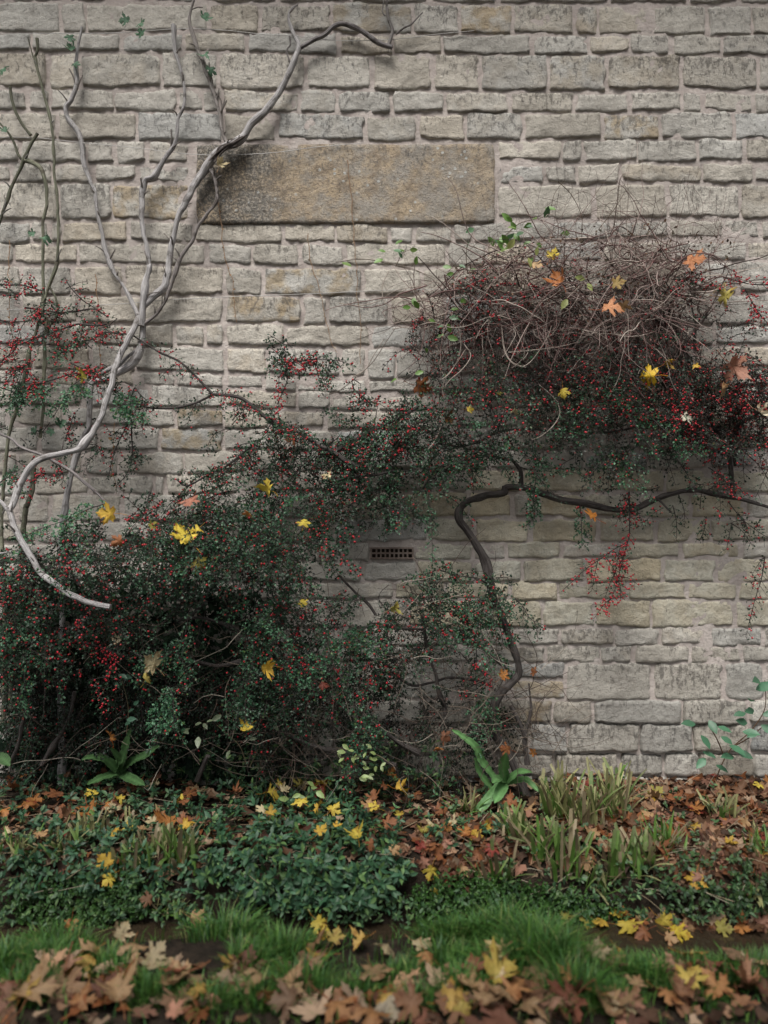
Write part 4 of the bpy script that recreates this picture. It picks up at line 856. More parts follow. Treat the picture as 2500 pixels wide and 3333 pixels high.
# --- left plant: berried shoots behind and around the vines, and the dark thicket at the foot
cot3 = empty('cotoneaster', (V(90, 1640, .25)[0], -.25, .02), 'cotoneaster laden with crimson berries behind the grey vine and green-brown climber', 'shrub')
for q, (t, p, d, rr, lf, be, sh, br) in enumerate((
    ('A2', [(-30, 230), (60, 235), (130, 235), (200, 255), (250, 270)], (.06, .08), [.004, .004, .003], .5, 1.3, 2, .9),
    ('A2', [(390, 190), (410, 230), (440, 270), (500, 330), (590, 385)], (.05, .07), [.003, .003, .002], .4, .6, 0, .8),
    ('A2', [(-30, 440), (50, 455), (130, 455), (200, 440), (260, 400)], (.07, .09), [.004, .003, .003], .25, 1.5, 3, .9),
    ('A2', [(150, 370), (250, 385), (350, 400), (450, 395), (560, 380), (650, 430)], (.06, .08), [.004, .004, .003], .5, .6, 3, .8),
    ('A2', [(640, 470), (560, 480), (470, 470), (400, 490), (320, 520), (200, 560), (100, 600)], (.08, .14), [.004, .004, .003], .5, 1.0, 6, 1.0),
    ('A2', [(760, 530), (690, 525), (620, 520), (560, 560), (500, 570)], (.08, .12), [.004, .003, .003], .3, 1.4, 3, .9),
    ('A2', [(520, 570), (440, 590), (380, 640), (300, 640)], (.1, .16), [.003, .003, .002], .9, .9, 3, 1.6),
    ('A2', [(-30, 590), (60, 580), (170, 560), (240, 540)], (.07, .1), [.003, .003, .002], .3, 1.0, 2, .9),
    ('A2', [(-20, 720), (50, 660), (90, 620), (110, 560)], (.1, .14), [.003, .003, .002], .4, 1.3, 3, 1.0),
    ('A2', [(60, 760), (120, 740), (180, 700), (200, 690)], (.12, .16), [.003, .003, .002], .4, 1.4, 3, 1.0),
    ('A2', [(150, 855), (220, 830), (330, 800), (410, 775), (500, 760), (610, 750)], (.14, .2), [.004, .003, .003], .4, 1.4, 5, 1.2),
    ('A2', [(420, 700), (480, 730), (540, 750), (600, 780)], (.18, .2), [.003, .003, .002], .3, 1.6, 4, .9),
    ('A2', [(120, 860), (180, 870), (260, 870), (330, 850)], (.14, .2), [.003, .003, .002], 1.3, .3, 4, 1.9),
    ('A2', [(0, 850), (60, 870), (130, 890), (150, 880)], (.14, .2), [.003, .003, .002], 1.3, .0, 4, 1.8),
    ('A2', [(480, 850), (400, 900), (360, 960), (320, 1030)], (.2, .24), [.003, .002, .0015], 1.5, .0, 3, 2.4),
    ('A2', [(690, 870), (740, 930), (800, 1000), (860, 1055)], (.16, .24), [.003, .002, .0015], 1.5, .0, 2, 2.6),
    ('A2', [(830, 930), (760, 940), (700, 980)], (.2, .22), [.003, .002, .0015], 1.3, .0, 1, 2.2),
    ('A2', [(600, 790), (650, 830), (720, 870)], (.16, .18), [.003, .003, .002], .5, .8, 1, .9),
    ('A2', [(390, 1160), (420, 1090), (440, 1020), (450, 1070)], (.14, .18), [.003, .002, .0015], .4, 1.2, 2, .9),
    ('A2', [(200, 1270), (160, 1400), (230, 1390), (260, 1330)], (.24, .28), [.003, .002, .0015], .3, 1.4, 2, .9),
    ('A2', [(330, 1280), (380, 1370), (370, 1440)], (.18, .22), [.003, .002, .0015], .4, 1.0, 1, .9),
    ('A2', [(0, 1420), (60, 1380), (110, 1350)], (.14, .18), [.003, .002, .0015], 1.2, .0, 1, 1.6),
    ('A3', [(640, 70), (520, 110), (400, 170), (250, 220), (110, 285)], (.26, .40), [.003, .002, .0015], 1.5, .0, 3, 2.8),
    ('A3', [(-20, 850), (60, 830), (150, 840), (240, 860), (330, 880), (440, 900)], (.44, .42), [.004, .003, .003], .6, .9, 5, 1.1),
    ('A3', [(-20, 790), (60, 810), (120, 850), (140, 920)], (.46, .48), [.003, .003, .002], 1.3, .2, 5, 1.5),
    ('A3', [(120, 860), (130, 960), (145, 1080), (150, 1190)], (.46, .5), [.003, .002, .002], 1.1, .5, 4, 1.7),
    ('A3', [(-20, 640), (60, 610), (130, 580), (200, 550)], (.4, .44), [.003, .003, .002], .5, 1.1, 3, .9))):
    cot_branch(cot3, T(t, p, d), rr, rc, leaf=lf, berry=be, seed=220 + q, shoots=sh, bright=br, shoot_len=.09)
fill(cot3, [
    ([(0, 600), (120, 610), (280, 680), (260, 760), (240, 850), (0, 860)], 30, lambda x, y: (.04, .16), (.05, .13), .45, .6, .8, .2, .04),
    ([(0, 1180), (150, 1190), (330, 1230), (330, 1330), (0, 1340)], 120, lambda x, y: (.12, .5), (.08, .2), .8, .35, .85, .4, .02),
    ([(0, 1340), (330, 1340), (330, 1600), (0, 1620)], 190, lambda x, y: (.05, .24), (.08, .20), .8, .10, .5, .6, .02),  # hollow at the foot: its shade is painted into the leaf colour
    ([(0, 1330), (180, 1340), (190, 1450), (0, 1480)], 40, lambda x, y: (.40, .52), (.06, .16), .9, .35, 1.0, .5, .02),
    ([(20, 900), (250, 900), (260, 1000), (0, 1010)], 12, lambda x, y: (.04, .1), (.05, .12), .6, .2, .7, .4, .03)], rc)

# ------------------------------------------------------------------ dry tangle of dead climber stems at the upper right
rt = np.random.default_rng(33)
dead = empty('dead_climber', (V(1250, 1650, .1)[0], -.1, .02), 'dry tangle of bare pinkish-brown climber stems heaped on the wall', 'climber')
def wander(a, dr, L, n, curl, rng, grav=0.0):
    st = L / n; p = [np.array(a, float)]; d = unit(np.array(dr, float)); ax = unit(rng.normal(size=3)); w = rng.normal(0, curl)
    for q in range(n):
        w = w * .85 + rng.normal(0, curl * .5)
        d = unit(d + np.cross(ax, d) * w + rng.normal(0, .10, 3) + np.array([0, 0, -grav]))
        nx_ = p[-1] + d * st
        if nx_[1] > -.03: nx_[1] = -.03; d[1] = -abs(d[1])
        if nx_[1] < -.48: nx_[1] = -.48; d[1] = abs(d[1])
        p.append(nx_)
    return np.array(p)
def dmax_t(x, y): return np.interp(x, [850, 1000, 1250, 1450, 1600], [.12, .26, .36, .30, .15])
TP = [(870, 690), (920, 610), (1000, 575), (1080, 540), (1200, 520), (1330, 500), (1450, 510), (1530, 540), (1540, 600), (1500, 680), (1420, 720), (1300, 720), (1150, 730), (1000, 720)]
PALE = np.array([(.38, .295, .27), (.24, .15, .14), (.13, .070, .066), (.52, .44, .39), (.06, .042, .038)])
mbS = MB(); pl = []; cl = []
for (x, y) in inpoly(TP, rt, 1000):
    d = rt.uniform(.04, dmax_t(x, y)); a = V(x, y, d)
    dr = [rt.normal(0, 1), rt.normal(0, .35), rt.normal(0, .45)]
    pl.append(wander(a, dr, rt.uniform(.15, .5), 16, float(rt.choice([.05, .12, .24])), rt, .02)); cl.append(PALE[rt.choice(5, p=[.32, .24, .14, .18, .12])] * rt.uniform(.7, 1.15))
pl = np.array(pl); m = len(pl)
tubes(mbS, pl, (.0008 + .0032 * rt.random((m, 1)) ** 2.6) * np.linspace(1, .35, 17)[None], 4, np.array(cl))
tag(mbS.build('stem_tangle', M['drystem'], dead), kind='stuff')
for q in range(16):      # older forking stems that carry the heap
    x0 = rt.uniform(980, 1520); a = V(x0, rt.uniform(740, 860), rt.uniform(.06, .14)); e_ = V(x0 + rt.normal(0, 170), rt.uniform(520, 640), rt.uniform(.1, .3)); md = (a + e_) / 2 + rt.normal(0, .06, 3) * [1, .4, .6]
    stem(dead, 'old_stem', [a, md, e_], [.0075, .006, .002], M['cotbark'], 7, .2, 500 + q, col=(.8, .7, .65))
    for h in range(3):
        f_ = rt.uniform(.3, .8); b0 = a + (e_ - a) * f_ + (md - (a + e_) / 2) * (1 - abs(2 * f_ - 1)); e2 = b0 + np.array([rt.normal(0, .16), -abs(rt.normal(0, .06)), rt.uniform(.02, .2)])
        stem(dead, 'old_stem', [b0, (b0 + e2) / 2 + rt.normal(0, .02, 3), e2], [.004, .003, .001], M['cotbark'], 6, .2, 560 + q * 3 + h, col=(1.0, .8, .75))
# fine upright wisps against the wall above the heap
mbS = MB(); pl = []
for (x, y) in inpoly([(1060, 520), (1180, 430), (1300, 420), (1420, 440), (1560, 470), (1620, 540), (1600, 640), (1480, 600), (1250, 540)], rt, 120):
    pl.append(wander(V(x, y, rt.uniform(.03, .12)), [rt.normal(0, .8), -.1, rt.normal(.4, .5)], rt.uniform(.08, .24), 12, .16, rt))
pl = np.array(pl); tubes(mbS, pl, np.full((len(pl), 13), .0009), 3, np.array([(.12, .09, .08)] * len(pl)) * rt.uniform(.6, 1.6, (len(pl), 1)))
tag(mbS.build('wisps', M['drystem'], dead), kind='stuff')
lb = MB(); c_ = inpoly([(930, 600), (1200, 490), (1440, 480), (1590, 520), (1540, 640), (1420, 700), (1150, 710), (960, 690)], rt, 900); m = len(c_)
inst(lb, LEAF, LEAFF, [V(x, y, rt.uniform(.04, dmax_t(x, y))) for x, y in c_], rt.normal(size=(m, 3)), rt.normal(size=(m, 3)), rt.uniform(.008, .022, m), np.array([(.13, .095, .07), (.08, .06, .05), (.22, .13, .08), (.18, .16, .12)])[rt.integers(0, 4, m)])
tag(lb.build('withered_leaves', M['litter'], dead), kind='stuff')
mbS = MB(); pl = []; cl = []
for (x, y) in inpoly([(880, 680), (1000, 640), (1250, 640), (1480, 640), (1500, 720), (1250, 740), (950, 740)], rt, 330):
    pl.append(wander(V(x, y, rt.uniform(.08, dmax_t(x, y))), [rt.normal(0, .5), rt.normal(0, .2), -1], rt.uniform(.16, .42), 16, .13, rt, .01)); cl.append(PALE[rt.integers(5)] * rt.uniform(.6, 1.1))
tubes(mbS, np.array(pl), rt.uniform(.0009, .0019, (len(pl), 1)) * np.linspace(1, .6, 17)[None], 4, np.array(cl))
tag(mbS.build('hanging_stems', M['drystem'], dead), kind='stuff')
# loops that stand out singly
for q, (t, p, d) in enumerate((
    ('B2', [(1240, 410), (1290, 560), (1270, 690), (1200, 790), (1180, 870), (1192, 905)], (.24, .3)), ('B2', [(1310, 590), (1350, 660), (1300, 740), (1230, 800), (1195, 840)], (.24, .3)),
    ('B2', [(1130, 580), (1170, 660), (1160, 720), (1190, 780)], (.2, .24)), ('B2', [(1060, 560), (1080, 640), (1040, 720), (1000, 790)], (.2, .22)),
    ('B2', [(1540, 540), (1560, 640), (1600, 700), (1680, 730)], (.26, .3)), ('B2', [(1380, 560), (1430, 470), (1500, 420), (1590, 440)], (.26, .3)),
    ('C2', [(250, 500), (270, 550), (340, 550), (400, 480), (420, 380)], (.28, .3)), ('C2', [(60, 480), (80, 640), (150, 720), (230, 700), (330, 560), (360, 480)], (.28, .3)),
    ('C2', [(870, 250), (880, 330), (930, 360), (975, 310), (960, 230)], (.26, .26)), ('C2', [(1050, 270), (1120, 330), (1200, 320), (1200, 250), (1150, 220)], (.2, .2)),
    ('C2', [(670, 460), (690, 560), (700, 650)], (.24, .26)), ('C2', [(1350, 200), (1355, 260), (1290, 310), (1220, 330)], (.16, .16)),
    ('C2', [(0, 350), (150, 340), (300, 330), (420, 320)], (.3, .3)), ('C2', [(100, 640), (260, 625), (380, 610), (520, 580)], (.28, .28)),
    ('C2', [(400, 950), (410, 1010), (370, 1080), (300, 1140), (240, 1165)], (.3, .3)), ('C2', [(280, 830), (340, 880), (400, 940)], (.28, .3)),
    ('B2', [(1000, 490), (1120, 460), (1230, 490), (1330, 480), (1450, 430), (1560, 410)], (.24, .28)), ('B2', [(880, 500), (950, 490), (1040, 500), (1120, 480)], (.16, .2)),
    ('B2', [(500, 890), (560, 870), (650, 800), (760, 700), (840, 580), (900, 490)], (.06, .14)), ('B2', [(640, 790), (720, 740), (760, 670), (830, 560)], (.05, .1)),
    ('B2', [(1175, 1070), (1140, 1160), (1085, 1235)], (.24, .26)), ('B2', [(540, 100), (680, 80), (830, 95), (920, 120), (1020, 145), (1140, 210)], (.06, .14)),
    ('B2', [(860, 150), (820, 240), (830, 330), (880, 380)], (.06, .12)), ('B2', [(560, 345), (680, 360), (800, 330), (900, 270), (1060, 240)], (.05, .12)),
    ('C2', [(430, 60), (520, 150), (600, 260), (560, 330)], (.3, .3)), ('C2', [(720, 520), (830, 545), (920, 540)], (.26, .26)))):
    pale = .9 if q % 3 else .55
    mb = MB(); tube(mb, smooth_path(T(t, p, d), .012), [.0023, .0022, .0016], 6, np.array([.46, .39, .34]) * pale)
    mb.build('stem', M['drystem'], dead)

# green honeysuckle shoots growing out of the heap
OV = np.array([(0, 0, 0), (.12, .14, .02), (.12, 0, 0), (.12, -.14, .02), (.4, .29, .05), (.4, 0, -.01), (.4, -.29, .05), (.75, .2, .03), (.75, 0, -.04), (.75, -.2, .03), (1, 0, -.10)])
OVF = [(0, 2, 1), (0, 3, 2), (1, 2, 5, 4), (2, 3, 6, 5), (4, 5, 8, 7), (5, 6, 9, 8), (7, 8, 10), (8, 9, 10)]
hon = empty('honeysuckle', (V(1110, 1650, .08)[0], -.08, .02), 'fresh green honeysuckle shoots sprouting from the dry tangle', 'climber')
def leaf_obj(parent, name, tpl, faces, p, X, N, L, col, material, w=1.0):
    mb = MB(); inst(mb, tpl, faces, [p], [X], [N], [L], [col], [L * w])
    return mb.build(name, material, parent)
GL = [(.12, .24, .05), (.16, .30, .07), (.10, .20, .10), (.22, .34, .10)]
def leaf_spots(parent, t, spots, d, L, rng, cols, w=1.0, up=.3):
    for (x, y) in spots:
        p = T(t, [(x, y)], d + rng.uniform(-.02, .03))[0]
        X = unit([rng.normal(0, 1), -.3, rng.normal(-.1, .7)]); N = unit([rng.normal(0, .4), -1, rng.normal(up, .4)])
        leaf_obj(parent, 'leaf', OV, OVF, p, X, N, L * rng.uniform(.75, 1.25), np.array(cols[rng.integers(len(cols))]) * rng.uniform(.8, 1.2), M['greenleaf'], w)
leaf_spots(hon, 'B1', [(940, 1440), (950, 1500), (985, 1500), (840, 1510), (885, 1500), (825, 1555), (940, 1550), (575, 1575), (1320, 1490), (1370, 1370), (1600, 1330), (1020, 1590), (1180, 1600), (1280, 1590), (1340, 1620), (1250, 1640), (1620, 1380), (1500, 1440), (1540, 1430), (1560, 1460), (1480, 1460), (1540, 1490)], .16, .045, rt, GL)
leaf_spots(hon, 'C1', [(20, 1440), (60, 1420), (90, 1430), (50, 1480), (10, 1480), (80, 1490), (150, 1370), (200, 1350), (240, 1340), (190, 1390), (320, 1250), (320, 1310), (250, 1310), (110, 1330), (190, 1465), (130, 1400), (470, 1400), (300, 1490), (240, 1530), (40, 1520), (100, 1460)], .17, .048, rt, GL)
leaf_spots(hon, 'B2', [(1140, 460), (1150, 490), (1220, 430), (1240, 420), (1190, 530), (1230, 520), (1210, 545), (1010, 310), (1040, 375), (990, 370), (1015, 770), (1090, 640), (1230, 380), (1320, 325), (870, 820)], .24, .045, rt, GL[:3])
leaf_spots(hon, 'C2', [(455, 320), (575, 225), (560, 200), (270, 60), (220, 70), (95, 20)], .34, .055, rt, [(.42, .46, .16), (.36, .42, .14)])
for q, (t, p) in enumerate((('B1', [(660, 1555), (760, 1560), (880, 1590), (1000, 1620), (1120, 1659)]), ('B1', [(1500, 1640), (1510, 1500), (1560, 1420), (1640, 1340)]), ('C1', [(0, 1560), (60, 1440), (170, 1340), (330, 1290), (380, 1160), (440, 1080)]), ('B1', [(1330, 1640), (1325, 1500), (1375, 1370)]), ('B1', [(900, 1600), (940, 1520), (985, 1500)]), ('C1', [(400, 1090), (480, 1170), (540, 1300), (540, 1450)]), ('C1', [(640, 1380), (740, 1250), (800, 1150)]))):
    mb = MB(); tube(mb, smooth_path(T(t, p, .13), .015), [.002, .0016, .001], 5, (.10, .075, .05)); mb.build('stem', M['drystem'], hon)

# dried creepers hanging down the bare wall
for lab, segs in (('dried orange-brown creeper thread hanging below the ochre slab near the grey vine', [('A1', [(1300, 1160), (1325, 1300), (1335, 1450), (1360, 1580), (1385, 1650)]), ('A2', [(1395, 200), (1405, 320), (1422, 460)])]),
                  ('long dried creeper with pale scales hanging from the middle of the slab', [('B1', [(612, 960), (618, 1060), (635, 1180), (640, 1260), (648, 1400), (660, 1560)]), ('B2', [(665, 110), (670, 200), (668, 300), (690, 420), (685, 560), (687, 710)])]),
                  ('short dried creeper with pale scales on the wall between the two longer ones', [('B1', [(372, 1400), (380, 1500), (395, 1590)]), ('B2', [(430, 220), (460, 330), (490, 490), (510, 580), (545, 640)])]),
                  ('withered brown creeper strand hanging in front of cotoneaster below the training wire', [('A2', [(575, 170), (580, 260), (592, 380), (588, 560), (600, 640), (605, 740)])]),
                  ('withered creeper strand with curled brown leaves below the arching vine branch', [('A2', [(690, 1060), (680, 1180), (675, 1290), (690, 1420), (700, 1490)])]),
                  ('thin grey creeper stem beside the green-brown climber shoots', [('A1', [(60, 1440), (55, 1560), (50, 1659)]), ('A2', [(55, 200), (60, 400), (70, 560)])])):
    pth = smooth_path(np.vstack([T(t, p, .03) for t, p in segs]), .014); pth[:, 0] += .004 * vn(pth[:, 2] * 30, 0, 0, 8)
    e = empty('dried_creeper', pth[-1], lab, 'creeper', 'dried creepers on the wall')
    mb = MB(); tube(mb, pth, [.0021, .0018, .0014], 5, (.34, .215, .135)); mb.build('stem', M['drystem'], e)
    for q in range(3, len(pth) - 1, 6 if 'brown' not in lab else 3):
        mb = MB(); s_ = rt.uniform(.008, .018) * (1.5 if 'withered' in lab else 1)
        inst(mb, LEAF, LEAFF, [pth[q] + [0, -.004, 0]], [unit(rt.normal(size=3) + [0, -.5, 0])], [unit(rt.normal(0, .5, 3) + [0, -1, .2])], [s_], [(.34, .20, .10) if 'brown' in lab else (.50, .42, .34)]); mb.build('dry_leaf', M['litter'], e)

# young leaves left on the vines
MS = [(0, 0), (.14, -.10), (.34, -.13), (.36, -.04), (.52, -.03), (.42, .10), (.30, .20), (.46, .26), (.62, .30), (.60, .38), (.76, .55), (.58, .54), (.54, .64), (.40, .52), (.22, .46), (.26, .62), (.36, .72), (.24, .76), (.20, .88), (.10, .86), (0, 1.05)]
MO = np.array(MS + [(-x, y) for x, y in MS[-2:0:-1]])
def maple(rng, curl=.25, fold=.15):
    """five-lobed leaf: three rings from the centre to the margin, curled and cupped; returns a builder"""
    c = np.array([0, .22]); n = len(MO); rings = [.3, .62, 1.0]
    tip = np.array([4, 10, 20, 30, 36]); ang = np.arange(n)
    vein = np.exp(-np.min(np.abs(ang[:, None] - tip[None]), 1) ** 2 / .8)
    v = [(*c, 0)]; col = [(0, 1, 0)]
    for r in rings:
        rad = r if r == 1 else r * (1 + .0)
        for k in range(n):
            q = c + (MO[k] - c) * rad
            if r < .7: q = c + (q - c) * min(1, .62 / max(.3, np.linalg.norm(MO[k] - c))) ** .35
            v.append((q[0] + rng.normal(0, .008) * (r > .9), q[1] + rng.normal(0, .008) * (r > .9), 0)); col.append((r, vein[k], 0))
    v = np.array(v)
    a, b, c2 = rng.normal(0, curl), rng.normal(0, curl), rng.normal(0, curl)
    x, y = v[:, 0], v[:, 1] - .25
    z = a * x * x + b * y * y + c2 * x * y * 1.4 + fold * np.abs(x) * rng.uniform(-.5, 1) + .10 * vn(x * 3, y * 3, rng.uniform(0, 50), 3) + .05 * vn(x * 7, y * 7, rng.uniform(0, 50), 4)
    edge = np.array(col)[:, 0]; z = z + rng.normal(0, .10) * edge ** 3 * np.hypot(x, y) + .035 * (np.array(col)[:, 1] - .5) * edge
    v[:, 2] = z; v[:, 1] -= .0
    f = [(0, 1 + k, 1 + (k + 1) % n) for k in range(n)]; f4 = []
    for r in (0, 1): f4 += [(1 + r * n + k, 1 + (r + 1) * n + k, 1 + (r + 1) * n + (k + 1) % n, 1 + r * n + (k + 1) % n) for k in range(n)]
    mb = MB(); mb.add(v / 1.5, np.array(f), np.array(col)); mb.f.append(np.array(f4)); return mb
rm = np.random.default_rng(44)
LITM = []
for q in range(6):
    m_ = maple(rm, .5, .3); LITM.append((np.concatenate(m_.v)[:, [1, 0, 2]], [tuple(f) for fa in m_.f for f in fa]))
MM = []
for q in range(14):
    me = maple(rm, .25 if q < 6 else (.6 if q < 11 else 1.1), .15 if q < 6 else .4).mesh('maple_leaf'); me.materials.append(M['fallen']); MM.append(me)
mb = MB(); tube(mb, smooth_path([(0, 0.0, 0), (.03, -.25, -.03), (-.02, -.55, .02)], .1), [.012, .009, .012], 5, (.5, .2, 0)); STALK = mb.mesh('stalk'); STALK.materials.append(M['fallen'])
def put_leaf(p, w, col, label, group=None, nrm=(0, 0, 1), yaw=None, rng=rm, mesh=None, stalk=True, parent=None, name='maple_leaf', cat='leaf'):
    me = MM[rng.integers(len(MM))] if mesh is None else MM[mesh]
    o = bpy.data.objects.new(name, me); COL.objects.link(o)
    N = unit(np.asarray(nrm, float)); yaw = rng.uniform(0, 6.283) if yaw is None else yaw
    q = Vector((0, 0, 1)).rotation_difference(Vector(N)); o.rotation_mode = 'QUATERNION'
    from mathutils import Quaternion
    o.rotation_quaternion = q @ Quaternion((0, 0, 1), yaw); o.scale = (w, w, w); o.location = tuple(p); o.color = (*[float(c) for c in col], 1)
    if stalk:
        s = bpy.data.objects.new('stalk', STALK); COL.objects.link(s); s.parent = o; s.color = (min(1, col[0] * .9), col[1] * .6, col[2] * .5, 1)
    if parent is not None: o.parent = parent; o.location = Vector(p) - parent.location
    else: tag(o, label, cat, group)
    return o
for t, sp, par in (('A1', [(1245, 320), (1262, 402), (850, 215), (840, 132), (1225, 115), (440, 300), (440, 390)], vine), ('A1', [(25, 790), (20, 430)], gvine), ('A2', [(215, 1118), (322, 1112), (355, 1080), (120, 875), (130, 830)], gvine), ('A1', [(770, 120), (418, 212), (205, 1405), (255, 1420)], gvine)):
    for (x, y) in sp: put_leaf(T(t, [(x, y)], .09)[0], rm.uniform(.05, .075), np.array((.10, .19, .12)) * rm.uniform(.8, 1.4), None, nrm=(rm.normal(0, .4), -1, rm.normal(.3, .3)), parent=par, name='leaf', stalk=False)

# ------------------------------------------------------------------ plants on the ground
rg = np.random.default_rng(55)
_x, _d = np.meshgrid(np.arange(-4, 4.001, .01), np.arange(0, 2.5, .01)); GZT = gz(_x, _d)
def hits(pts):
    """line of sight through many view pixels -> ground points and their outward normals"""
    pts = np.asarray(pts, float); out = []
    ks = np.linspace(.36, 1.0, 420)[None]
    for c in range(0, len(pts), 4000):
        x, y = pts[c:c + 4000, 0:1], pts[c:c + 4000, 1:2]
        px = (x * Q - 1250) * SP * ks; z = ZC + (1666.5 - y * Q) * SP * ks; d = np.broadcast_to(D * (1 - ks), px.shape)
        g = GZT[np.clip(((d + .0) / .01).astype(int), 0, GZT.shape[0] - 1), np.clip(((px + 4) / .01).astype(int), 0, GZT.shape[1] - 1)]
        b = z <= g; k = np.where(b.any(1), b.argmax(1), ks.shape[1] - 1); r = np.arange(len(k))
        hx, hd = px[r, k], np.maximum(d[r, k], .02); out.append(np.stack([hx, -hd, gz(hx, hd)], 1))
    return np.concatenate(out)
def gnorm(p):
    e = .02; x, d = p[:, 0], -p[:, 1]
    return unit(np.stack([-(gz(x + e, d) - gz(x - e, d)) / (2 * e), (gz(x, d + e) - gz(x, d - e)) / (2 * e), np.ones(len(p))], 1))

# periwinkle mound on the bank
def rosettes(name, label, poly, n, h, L, cols, rng, tpl=LONG, fc=LONGF, per=6, mat_='peri', kind='stuff', cat='ground cover'):
    p = hits(inpoly(poly, rng, n)); nn = gnorm(p)
    tip = p + nn * rng.uniform(.15, 1, (n, 1)) * h + rng.normal(0, .012, (n, 3)) + np.array([0, -.01, .015])
    mb = MB(); ctr = (p + tip) / 2 + rng.normal(0, .01, (n, 3))
    tubes(mb, np.stack([p, ctr, tip], 1), np.full((n, 3), .0012), 3, np.tile([(.05, .075, .03)], (n, 1)))
    idx = np.repeat(np.arange(n), per); k = len(idx)
    ax = unit(nn + rng.normal(0, .5, (n, 3)) + np.array([0, -.5, .4]))
    lev = np.tile(np.arange(per) // 2, n)
    ra = unit(np.cross(ax[idx], rng.normal(size=(k, 3))))
    X = unit(ra + ax[idx] * rng.uniform(.1, .75, (k, 1)))
    pos = tip[idx] - ax[idx] * (lev * L * .35)[:, None]
    inst(mb, tpl, fc, pos, X, unit(ax[idx] + rng.normal(0, .2, (k, 3))), L * rng.uniform(.6, 1.25, k), np.array(cols)[rng.integers(0, len(cols), k)] * rng.uniform(.75, 1.3, (k, 1)))
    return tag(mb.build(name, M[mat_]), label, cat, kind=kind)
PG = [(.030, .085, .042), (.040, .105, .050), (.022, .060, .030), (.085, .16, .050), (.034, .085, .040)]
rosettes('periwinkle', 'mound of glossy dark green periwinkle spilling over the bank', [(430, 1800), (520, 1760), (560, 1700), (660, 1690), (740, 1730), (800, 1790), (870, 1850), (900, 1900), (840, 1960), (680, 1970), (520, 1940), (440, 1890)], 560, .08, .036, PG, rg)
rosettes('periwinkle', 'loose periwinkle and ivy trailing under the dark bush', [(0, 1690), (140, 1650), (430, 1680), (560, 1690), (520, 1760), (430, 1810), (440, 1920), (280, 1940), (0, 1930)], 360, .07, .032, PG[:3] + [(.06, .12, .05)], rg)
rosettes('periwinkle', 'scattered periwinkle seedlings between the tangle roots and hart\'s-tongue fern', [(740, 1690), (1000, 1700), (1130, 1760), (1080, 1830), (900, 1850), (790, 1790)], 70, .06, .026, PG + [(.10, .2, .08)], rg)
rosettes('creeping_herb', 'low mat of tiny round bright green leaves on the bank below the strap-leaved clumps', [(880, 1930), (960, 1890), (1090, 1900), (1220, 1930), (1330, 1960), (1300, 2010), (1180, 2030), (1000, 2030), (900, 1990)], 1500, .05, .011, [(.035, .095, .018), (.048, .12, .022), (.026, .07, .014)], rg, LEAF, LEAFF, 6)
rosettes('creeping_herb', 'mat of small green leaves on the shaded bank beside the stubby iris blades', [(120, 1900), (300, 1880), (330, 1950), (280, 2010), (60, 2010), (20, 1930)], 700, .04, .012, [(.028, .075, .016), (.04, .095, .02)], rg, LEAF, LEAFF, 6)
rosettes('creeping_herb', 'weedy green seedlings on the leafy bank beside the stream water', [(1430, 1870), (1659, 1830), (1659, 1980), (1500, 1990), (1420, 1950)], 120, .05, .019, [(.035, .075, .025), (.05, .095, .03), (.06, .085, .05)], rg, LEAF, LEAFF, 6)
rosettes('weeds', 'scattered small weeds and seedlings between the strap-leaved clumps', [(1000, 1720), (1180, 1700), (1659, 1720), (1659, 1860), (1420, 1920), (1100, 1890), (950, 1850)], 150, .045, .021, [(.06, .13, .05), (.09, .16, .06), (.12, .17, .10), (.04, .09, .035)], rg, LEAF, LEAFF, 6)
rosettes('weeds', 'scattered small weeds in the shaded leaf litter under the bush', [(0, 1720), (420, 1720), (430, 1860), (0, 1900)], 120, .045, .021, [(.05, .11, .04), (.07, .13, .05), (.10, .14, .06)], rg, LEAF, LEAFF, 6)
rosettes('weeds', 'ragged greenery hanging over the bare lip of the bank', [(0, 1900), (450, 1900), (900, 1930), (1300, 1900), (1659, 1900), (1659, 1985), (1300, 2005), (900, 2000), (400, 1990), (0, 1995)], 420, .06, .024, [(.04, .09, .035), (.055, .12, .045), (.10, .17, .06), (.03, .07, .03)], rg, LONG, LONGF, 6)
rosettes('weeds', 'tall straggling greenery where the bed meets the foot of the bush', [(330, 1690), (560, 1660), (900, 1670), (1000, 1720), (800, 1760), (520, 1740)], 190, .24, .030, [(.03, .08, .035), (.05, .11, .045), (.12, .19, .07), (.025, .06, .03)], rg, LONG, LONGF, 8)
# ivy on the wall and ground in the dark corner
poly = [(0, 1240), (330, 1240), (560, 1280), (600, 1500), (560, 1680), (0, 1680)]
pts = inpoly(poly, rg, 2600); m = len(pts); dd = rg.uniform(.03, .12, m)
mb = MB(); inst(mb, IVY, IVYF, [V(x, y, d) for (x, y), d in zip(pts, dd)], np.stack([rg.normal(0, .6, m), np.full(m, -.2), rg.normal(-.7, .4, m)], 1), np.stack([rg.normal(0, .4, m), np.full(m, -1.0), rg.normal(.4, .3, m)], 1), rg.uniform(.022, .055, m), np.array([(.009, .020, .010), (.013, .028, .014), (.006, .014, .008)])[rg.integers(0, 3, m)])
tag(mb.build('ivy', M['ivy']), 'dark ivy clinging to the wall in the deep shade under the bush', 'ivy', kind='stuff')

